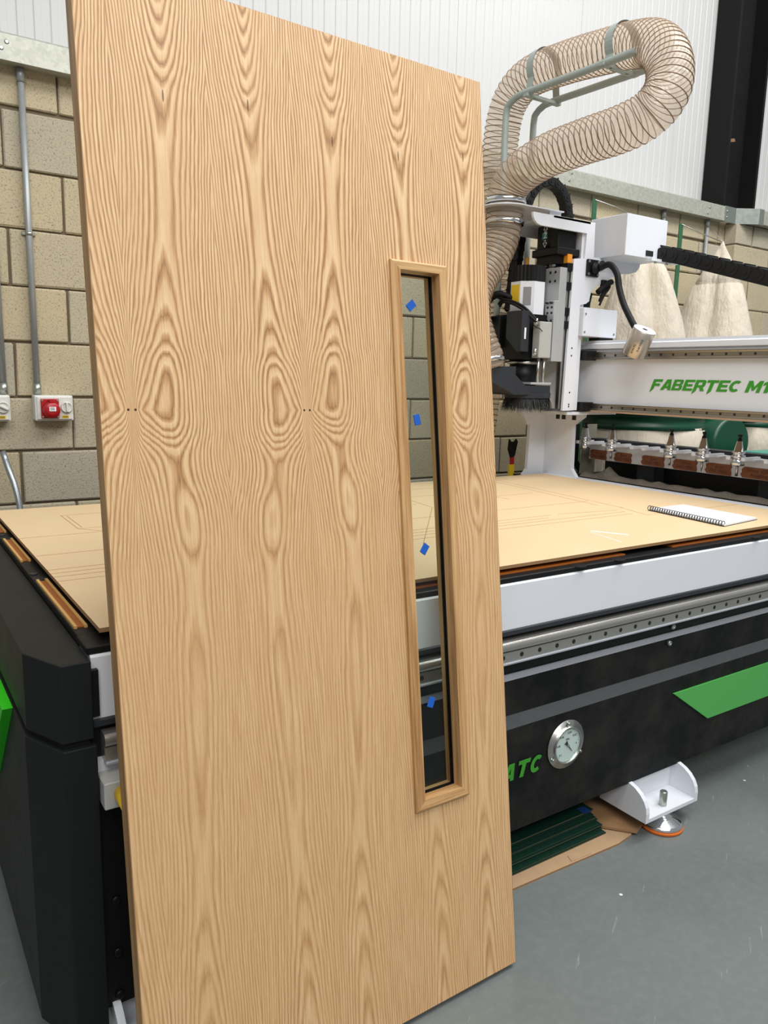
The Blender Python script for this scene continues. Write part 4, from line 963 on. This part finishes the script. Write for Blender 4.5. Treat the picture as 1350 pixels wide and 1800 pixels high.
for a, b in zip(pts, pts[1:]):
    d = (b-a).normalized(); inst(ch, 'link', lm, (a+b)/2, d.to_track_quat('-Y', 'Z').to_euler())
lm2 = link_mesh(0.046, 0.044, 0.052, 0)
ch = thing('cable_chain', (2.95, 2.95, 2.05), 'black plastic drag chain arching over the top of the spindle carriage', 'cable chain')
pts = resample(catmull([(x, 2.895, z) for x, z in ((2.665, 1.72), (2.68, 1.895), (2.691, 2.003), (2.711, 2.15), (2.741, 2.246), (2.797, 2.317), (2.875, 2.345), (2.953, 2.317), (2.999, 2.255), (3.018, 2.18), (3.02, 2.08))], 0.006), 0.046)
for a, b in zip(pts, pts[1:]):
    d = (b-a).normalized(); side = Vector((0, 1, 0)); side = (side - d*side.dot(d)).normalized(); zz = side.cross(-d) * -1
    m = Matrix((side, -d, side.cross(-d))).transposed(); inst(ch, 'link', lm2, (a+b)/2, m.to_euler())

# ------------------------------------------------------------------ hoses and stand
def hose(t, pts, R, pitch, ends=()):
    P = resample(catmull(pts, 0.008), pitch/6); fr = frames(P); n = 36
    bm = B(); rings = []
    for i, (p, tt, a, b) in enumerate(fr):
        rr = R*(1 - 0.035*abs(math.cos(math.pi*i/6)))
        rings.append([bm.verts.new(p + (a*math.cos(2*math.pi*j/n) + b*math.sin(2*math.pi*j/n))*rr) for j in range(n)])
    for a, d in zip(rings, rings[1:]):
        for j in range(n): f = bm.faces.new((a[j], a[(j+1) % n], d[(j+1) % n], d[j])); f.smooth = True
    part(t, 'hose_wall', bm, 'hose', 'clear ribbed plastic hose wall')
    W = []; sub = 4; pos = 0
    for i in range(len(fr)-1):
        for q in range(sub):
            u = q/sub; p = fr[i][0].lerp(fr[i+1][0], u); a = fr[i][2].lerp(fr[i+1][2], u).normalized(); b = fr[i][3].lerp(fr[i+1][3], u).normalized()
            ang = 2*math.pi*(i+u)/6; W.append(p + (a*math.cos(ang)+b*math.sin(ang))*R*0.985)
    bm = B(); tube(bm, W, 0.0021, 5); part(t, 'spiral_wire', bm, 'wire', 'copper-coloured spiral wire')
    return fr
def band(t, p, d, R, wd, mat, name='hose_clamp', n=40):
    d = Vector(d).normalized(); bm = B(); lathe(bm, Vector(p)-d*wd/2, [(R-0.002, 0), (R, 0), (R+0.001, wd*0.5), (R, wd), (R-0.002, wd), (R-0.002, 0.0)], n, d)
    return part(t, name, bm, mat)
HR = 0.088
t1 = thing('dust_hose', (2.71, 3.06, 1.0), 'fat clear ribbed hose looping over the grey stand down to the spindle carriage', 'hose', 'dust hoses')
up_pts = [(2.62, 3.10, 0.95), (2.67, 3.095, 1.15), (2.70, 3.095, 1.5), (2.71, 3.095, 1.9), (2.71, 3.095, 2.25), (2.71, 3.085, 2.44), (2.71, 3.06, 2.63), (2.71, 3.0, 2.735), (2.71, 2.88, 2.785), (2.71, 2.65, 2.778), (2.71, 2.45, 2.757), (2.71, 2.303, 2.737), (2.685, 2.172, 2.695), (2.65, 2.083, 2.622), (2.61, 2.025, 2.525), (2.57, 2.012, 2.438), (2.53, 2.055, 2.372), (2.505, 2.16, 2.343), (2.49, 2.32, 2.334), (2.475, 2.51, 2.318), (2.462, 2.655, 2.275), (2.453, 2.718, 2.215), (2.449, 2.73, 2.142)]
hose(t1, up_pts, HR, 0.027)
band(t1, (2.449, 2.73, 2.165), (0, 0, 1), HR+0.004, 0.022, 'chrome')
t2 = thing('dust_hose', (2.30, 2.62, 1.44), 'short clear ribbed hose dropping from the carriage plate to the dust shoe', 'hose', 'dust hoses')
hose(t2, [(2.449, 2.73, 2.13), (2.443, 2.73, 2.08), (2.428, 2.73, 2.0), (2.382, 2.73, 1.911), (2.319, 2.725, 1.831), (2.257, 2.70, 1.741), (2.231, 2.67, 1.641), (2.247, 2.64, 1.544), (2.27, 2.62, 1.475), (2.282, 2.62, 1.442)], 0.084, 0.024)
band(t2, (2.449, 2.73, 2.075), (0, 0, 1), 0.088, 0.022, 'chrome')
band(t2, (2.278, 2.62, 1.458), (0.1, -0.2, -1), 0.068+0.018, 0.022, 'chrome')
st = thing('hose_stand', (2.71, 2.95, 1.3), 'grey-green bent tube stand cradling the looped dust hose', 'stand')
for x, ye in ((2.62, 2.19), (2.80, 2.26)):
    bm = B(); P = catmull([(x, ye, 2.663), (x, 2.40, 2.666), (x, 2.62, 2.672), (x, 2.84, 2.678), (x, 2.89, 2.672), (x, 2.93, 2.652), (x, 2.945, 2.61), (x, 2.945, 2.4), (x, 2.945, 2.0), (x, 2.945, 1.58)], 0.02)
    tube(bm, P, 0.0155, 14); tb = part(st, 'bent_tube', bm, 'stand')
    bm = B(); cyl(bm, (x, ye+0.001, 2.663), (0, -1, 0), 0.0125, 0.0015, 14); part(tb, 'open_end', bm, 'ink')
for y in (2.36, 2.80):
    bm = B(); box(bm, 2.60, 2.82, y-0.013, y+0.013, 2.655, 2.668); part(st, 'crossbar', bm, 'stand')
    for x in (2.655, 2.765):
        pass
    bm = B(); cyl(bm, (2.66, y, 2.655), (0, 0, -1), 0.006, 0.004, 10); cyl(bm, (2.76, y, 2.655), (0, 0, -1), 0.006, 0.004, 10); part(st, 'bolt', bm, 'zinc')
for y, zc, sl in ((2.345, 2.745, 0.10), (2.80, 2.787, 0.0)):
    bm = B(); R_ = HR+0.005; pr = []
    for i in range(25):
        a = math.radians(-30 + 240*i/24); pr.append((2.71+R_*math.cos(a), zc+R_*math.sin(a)))
    pr = [(2.80, 2.675)] + pr + [(2.62, 2.675)]
    inner = [(2.71+(x-2.71)*0.975, zc+(z-zc)*0.975) for x, z in pr]
    for (a, b), (c, d) in zip(zip(pr, pr[1:]), zip(inner, inner[1:])):
        v = [[bm.verts.new((q[0], yy, q[1])) for q in (a, b, d, c)] for yy in (y-0.02, y+0.02)]
        for f in ((0, 1), (1, 2), (2, 3), (3, 0)): bm.faces.new((v[0][f[0]], v[0][f[1]], v[1][f[1]], v[1][f[0]]))
    bmesh.ops.remove_doubles(bm, verts=bm.verts[:], dist=0.0003); part(st, 'hose_strap', bm, 'stand')
bm = B(); box(bm, 2.59, 2.83, 2.92, 2.97, 1.55, 1.58); part(st, 'base_plate', bm, 'stand')
bm = B(); box(bm, 2.83, 2.96, 2.925, 2.965, 1.55, 1.58); part(st, 'mount_arm', bm, 'stand')

# ------------------------------------------------------------------ tool rack and holders
rk = thing('tool_rack', (3.15, 2.0, 0.893), 'white tool rack with torn cardboard tags behind the gantry', 'rack')
bm = B(); box(bm, 3.15, 3.158, 1.2, 2.762, 0.983, 1.062); part(rk, 'front_board', bm, 'white')
bm = B(); box(bm, 3.14, 3.26, 1.2, 2.78, 1.062, 1.07); part(rk, 'top_plate', bm, 'white')
bm = B(); box(bm, 3.20, 3.27, 1.2, 2.80, 1.07, 1.086); part(rk, 'rear_bar', bm, 'darkgrey')
for y in (1.80, 2.44):
    bm = B(); box(bm, 3.20, 3.28, y-0.05, y+0.05, 0.893, 0.99); part(rk, 'post', bm, 'darkgrey')
bm = B(); box(bm, 3.30, 3.31, 1.2, 2.78, 0.893, 1.06); part(rk, 'void_sheet', bm, 'ink')  # black sheet standing in for the dark void under the rack
bm = B(); prism(bm, [(3.13, 0.90), (3.24, 0.90), (3.24, 1.16), (3.15, 1.16)], 'y', 2.80, 2.808); part(rk, 'end_plate', bm, 'taupe')
bm = B(); prism(bm, [(3.125, 1.16), (3.09, 1.16), (3.09, 0.96), (3.15, 0.897), (3.19, 0.897), (3.125, 0.968)], 'y', 2.815, 2.825); part(rk, 'end_bracket', bm, 'satin')
bm = B()
for i in range(9): 
    yy = 1.3+i*0.17; pass
tt = B(); bmesh.ops.create_grid(tt, x_segments=30, y_segments=8, size=0.5)
for v in tt.verts:
    x, y = v.co.x, v.co.y; v.co = Vector((3.08+0.10*y+0.04, 2.0+1.5*x, 0.895 + (0.012+0.05*math.exp(-((x-0.40)/0.02)**2)+0.012*math.sin(x*40)**2)*max(0, 1-(2*y)**2)))
bm.free(); d_ = part(rk, 'dust_pile', tt, 'dust'); d_['kind'] = 'stuff'
spots = [2.709, 2.539, 2.369, 2.20, 2.034, 1.866, 1.698]
for y in spots:
    bm = B()
    for s in (-1, 1): box(bm, 3.03, 3.15, y+s*0.034-0.009, y+s*0.034+0.009, 1.066, 1.082, 0.002)
    box(bm, 3.09, 3.16, y-0.05, y+0.05, 1.064, 1.074, 0.002); part(rk, 'fork', bm, 'white')
hp = [(0.009, 0.125), (0.0095, 0.122), (0.006, 0.119), (0.0055, 0.108), (0.008, 0.104), (0.009, 0.1)]
desc = ['tool holder nearest the gantry leg in the rack', 'tool holder with short cutter second from the gantry leg', None, 'tool holder third from the gantry leg with wire-like cutter', 'tool holder with slim pointed cutter fourth from the gantry leg', 'tool holder with long twin-flute cutter nearest the picture edge']
for i, y in enumerate(spots[:6]):
    if i == 2: continue
    t = thing('tool_holder', (3.05, y, 1.04), desc[i], 'tool holder', 'tool holders in the rack')
    c = (3.052, y, 1.045)
    bm = B(); lathe(bm, c, [(0.026, 0), (0.028, 0.003), (0.028, 0.028), (0.022, 0.03), (0.022, 0.033), (0.027, 0.036), (0.027, 0.042), (0.0215, 0.045), (0.0215, 0.05), (0.027, 0.053), (0.027, 0.058), (0.020, 0.06), (0.0105, 0.103)], 24); part(t, 'taper_body', bm, 'chrome')
    bm = B(); lathe(bm, c, [(0.0095, 0.102), (0.0095, 0.110), (0.006, 0.113), (0.006, 0.120), (0.009, 0.123), (0.009, 0.131)], 16); part(t, 'pull_stud', bm, 'satin')
    bm = B(); ln = (0.012, 0.036, 0.02, 0.034, 0.045, 0.045)[i]; lathe(bm, (3.052, y, 1.045-ln), [(0.001 if i == 4 else 0.0055, 0), (0.0058, ln*0.6), (0.0058, ln)], 10); part(t, 'cutter', bm, 'steel_z')
tags = [(2.753, 2.644, '6mm', 'END MILL'), (2.594, 2.487, '8mm', 'END MILL'), (2.426, 2.296, '5mm', 'END MILL'), (2.248, 2.12, '10mm', 'END MILL'), (2.076, 1.949, '6mm', 'END MILL'), (1.902, 1.74, '10mm  COMP', 'Roughing')]
for k_, (a, b, s1, s2) in enumerate(tags):
    z0, z1 = 0.984, 1.033
    pts = [(a, z1-0.006-0.006*(k_ % 2)), (a-0.012, z1), (b+0.006, z1), (b, z1-0.008), (b+0.006, z1-0.02), (b+0.001, z0+0.012), (b+0.003, z0), (a-0.006, z0+0.002), (a+0.004, z0+0.016), (a-0.003, z0+0.026)]
    bm = B(); prism(bm, pts, 'x', 3.1455, 3.150); tg = part(rk, 'card_tag', bm, 'tag', 'torn brown cardboard tag with handwriting')
    for s, zz, off in ((s1, 1.019, 0.004), (s2, 1.0, 0)):
        me = text_mesh(s, 0.021, 'ink', basis(Vector((3.1451, (a+b)/2-off, zz))-rootloc(rk), (0, -1, 0), (0, 0, 1)), 'handwriting', -0.0002, 0.2, 0.0004)
        o = bpy.data.objects.new('handwriting', me); COL.objects.link(o); o.parent = tg
# spanner hanging behind the leg flange
sp_ = thing('tool_spanner', (2.79, 3.0, 0.9), 'black forked spanner with red and yellow handle beside the white gantry leg', 'spanner')
bm = B(); prism(bm, [(2.795, 1.02), (2.80, 1.075), (2.815, 1.06), (2.835, 1.06), (2.85, 1.075), (2.86, 1.06), (2.845, 0.99), (2.835, 0.975), (2.815, 0.975)], 'y', 3.0, 3.008); part(sp_, 'jaw', bm, 'rubber')
bm = B(); prism(bm, [(2.815, 0.977), (2.838, 0.977), (2.838, 0.94), (2.818, 0.94)], 'y', 2.998, 3.01); part(sp_, 'red_grip', bm, 'red')
bm = B(); prism(bm, [(2.805, 0.94), (2.84, 0.94), (2.84, 0.86), (2.81, 0.86)], 'y', 2.997, 3.011); part(sp_, 'yellow_grip', bm, 'yellow')

# ------------------------------------------------------------------ dust collector behind the machine
dc = thing('dust_collector', (4.3, 3.1, 0.0), 'twin-bag dust collector with cream cloth bags and green rings', 'dust collector')
def cloth_bag(cx, cy, prof, lobes, seed, name):
    rnd = random.Random(seed); n = 72; bm = B(); rings = []; ph = [rnd.uniform(0, 6.28) for _ in range(4)]
    for z, r, am in prof:
        ring = []
        for j in range(n):
            a = 2*math.pi*j/n
            f = 1 + am*(1.9*abs(math.cos(lobes*a/2+ph[0]+0.5*math.sin(a*2+ph[3])))**0.8 - 1.1 + 0.25*abs(math.cos((lobes+3)*a/2+ph[1]+z*2)) + 0.05*math.cos(17*a+ph[2]+z*6))
            ring.append(bm.verts.new((cx+r*f*math.cos(a), cy+min(1, 0.40/max(r, .01))*r*f*math.sin(a), z)))
        rings.append(ring)
    for a, d in zip(rings, rings[1:]):
        for j in range(n): f = bm.faces.new((a[j], a[(j+1) % n], d[(j+1) % n], d[j])); f.smooth = True
    bm.faces.new(rings[0][::-1]); bm.faces.new(rings[-1])
    return part(dc, name, bm, 'cloth', 'cream cloth filter bag')
cloth_bag(3.83, 3.06, [(1.21, 0.36, 0.03), (1.4, 0.285, 0.10), (1.6, 0.24, 0.2), (1.75, 0.195, 0.28), (1.9, 0.145, 0.36), (1.98, 0.118, 0.40), (2.03, 0.10, 0.42), (2.07, 0.082, 0.42), (2.10, 0.04, 0.3)], 3, 3, 'filter_bag')
b2 = cloth_bag(4.70, 3.13, [(1.21, 0.36, 0.03), (1.4, 0.285, 0.10), (1.6, 0.25, 0.2), (1.72, 0.212, 0.27), (1.9, 0.158, 0.34), (2.02, 0.122, 0.38), (2.033, 0.108, 0.32), (2.042, 0.116, 0.32), (2.1, 0.088, 0.36), (2.2, 0.045, 0.36), (2.27, 0.016, 0.1), (2.30, 0.004, 0)], 3, 11, 'filter_bag')
cloth_bag(3.92, 3.08, [(0.35, 0.30, 0.06), (0.5, 0.36, 0.05), (0.8, 0.385, 0.03), (1.0, 0.38, 0.02), (1.13, 0.385, 0.015)], 6, 5, 'collection_bag')
cloth_bag(5.05, 3.08, [(0.35, 0.30, 0.06), (0.5, 0.36, 0.05), (0.8, 0.385, 0.03), (1.0, 0.38, 0.02), (1.13, 0.385, 0.015)], 6, 8, 'collection_bag')
for cx in (3.92, 5.05):
    bm = B(); lathe(bm, (cx, 3.09, 1.115), [(0.39, 0), (0.40, 0.004), (0.40, 0.03), (0.395, 0.034), (0.395, 0.065), (0.402, 0.07), (0.402, 0.098), (0.385, 0.1)], 64); part(dc, 'green_ring', bm, 'dgreen', 'dark green steel drum ring')
bm = B(); lathe(bm, (4.50, 2.80, 1.02), [(0.15, 0), (0.17, 0.02), (0.17, 0.34), (0.15, 0.36)], 40, (0.1, 1, 0)); part(dc, 'fan_housing', bm, 'dgreen', 'dark green fan housing')
bm = B(); prism(bm, [(4.55, 1.15), (4.92, 1.15), (4.86, 0.55), (4.60, 0.55)], 'y', 2.98, 3.3); part(dc, 'inlet_duct', bm, 'dgreen')
for x, y, z in ((4.30, 3.16, 2.365), (3.44, 3.10, 2.38)):
    bm = B(); prism(bm, [(x-0.018, y), (x+0.018, y), (x+0.018, y+0.03), (x+0.014, y+0.03), (x+0.014, y+0.004), (x-0.018, y+0.004)], 'z', 0.0, z); part(dc, 'post', bm, 'post', 'green angle-iron post')
    hook = (4.69, 3.13, 2.295) if x > 4 else (3.86, 3.08, 2.295)
    bm = B(); tube(bm, [Vector((x, y, z-0.005)), Vector((x+0.19, y-0.005, z-0.025)) if x < 4 else Vector((x+0.2, y, z-0.035)), Vector(hook)], 0.0035, 6); part(dc, 'hanger_wire', bm, 'steel')
bm = B(); tube(bm, [Vector((4.69, 3.13, 2.295)), Vector((4.85, 3.3, 2.40)), Vector((5.02, 3.50, 2.50))], 0.003, 6); part(dc, 'hanger_wire', bm, 'steel')
bm = B(); box(bm, 3.5, 5.4, 2.95, 3.3, 0.05, 0.12); part(dc, 'base_frame', bm, 'dgreen')
for cx in (3.92, 5.05):
    for dx in (-0.3, 0.3):
        bm = B(); box(bm, cx+dx-0.02, cx+dx+0.02, 3.06, 3.10, 0.0, 1.115); part(dc, 'leg', bm, 'dgreen')
bm = B(); box(bm, 3.42, 3.72, 2.2, 2.5, 0, 0.93, 0.01); box(bm, 3.44, 3.70, 2.22, 2.48, 0.93, 0.94)
bm.free()
tb_ = thing('storage_tub', (4.6, 2.5, 0.0), 'teal plastic tub lid at the right picture edge behind the rack', 'tub')
bm = B(); prism(bm, [(4.40, 2.36), (4.85, 2.36), (4.85, 2.62), (4.40, 2.62)], 'z', 0.0, 0.96); part(tb_, 'body', bm, 'tealbox')
bm = B(); box(bm, 4.37, 4.88, 2.33, 2.65, 0.96, 0.995, 0.012, 2); part(tb_, 'lid', bm, 'tealbox')

# ------------------------------------------------------------------ cardboard and glass on the floor under the machine
cb1 = thing('cardboard_sheet', (1.55, 1.6, 0), 'flattened brown cardboard sheet on the floor under the machine', 'cardboard')
bm = B(); prism(bm, [(1.15, 1.375), (1.36, 1.366), (1.62, 1.358), (1.79, 1.352), (1.86, 1.362), (1.90, 1.385), (1.905, 1.60), (1.90, 1.95), (1.15, 1.95)], 'z', 0.0, 0.006)
for f in bm.faces:
    if f.calc_center_median().z < 0.0055 and f.calc_center_median().z > 0.0005: f.material_index = 1
part(cb1, 'sheet', bm, ['card', 'cardedge'])
bm = B(); prism(bm, [(1.60, 1.364), (1.68, 1.36), (1.69, 1.385), (1.61, 1.39)], 'z', 0.006, 0.008); part(cb1, 'torn_flap', bm, 'card')
bm = B(); prism(bm, [(1.78, 1.46), (1.875, 1.352), (1.925, 1.372), (1.93, 1.42), (1.90, 1.75), (1.80, 1.75)], 'z', 0.0095, 0.017)
for f in bm.faces:
    if abs(f.normal.z) < 0.5 or 0.0097 < f.calc_center_median().z < 0.0168: f.material_index = 1
for v in bm.verts:
    if v.co.y > 1.6: v.co.z += 0.02
solo('cardboard_strip', bm, ['card', 'cardedge'], 'folded corrugated cardboard strip beside the glass stack under the machine', 'cardboard')
gy = 1.405
zt = 0.0062
for i in range(13):
    y0 = gy + random.uniform(0, 0.012) + i*0.0035; x1 = 1.80 + random.uniform(-0.012, 0.004) - i*0.002
    bm = B(); box(bm, 1.10, x1, y0, y0+0.42, zt, zt+0.0044); zt += 0.0052
    ordn = ['bottom', 'second from bottom', 'third from bottom', 'fourth from bottom', 'fifth from bottom', 'sixth from bottom', 'middle', 'sixth from top', 'fifth from top', 'fourth from top', 'third from top', 'second from top', 'topmost'][i]
    solo('glass_sheet', bm, 'glassedge', 'dark green edged glass sheet, ' + ordn + ' in the stack under the machine', 'glass sheet', 'stacked glass sheets', origin=(1.45, y0+0.2, zt-0.0052))
bm = B(); box(bm, 1.735, 1.765, 1.444, 1.475, zt-0.0008, zt-0.0002); solo('tape_piece', bm, 'tape', 'piece of blue tape on top of the glass stack', 'tape')
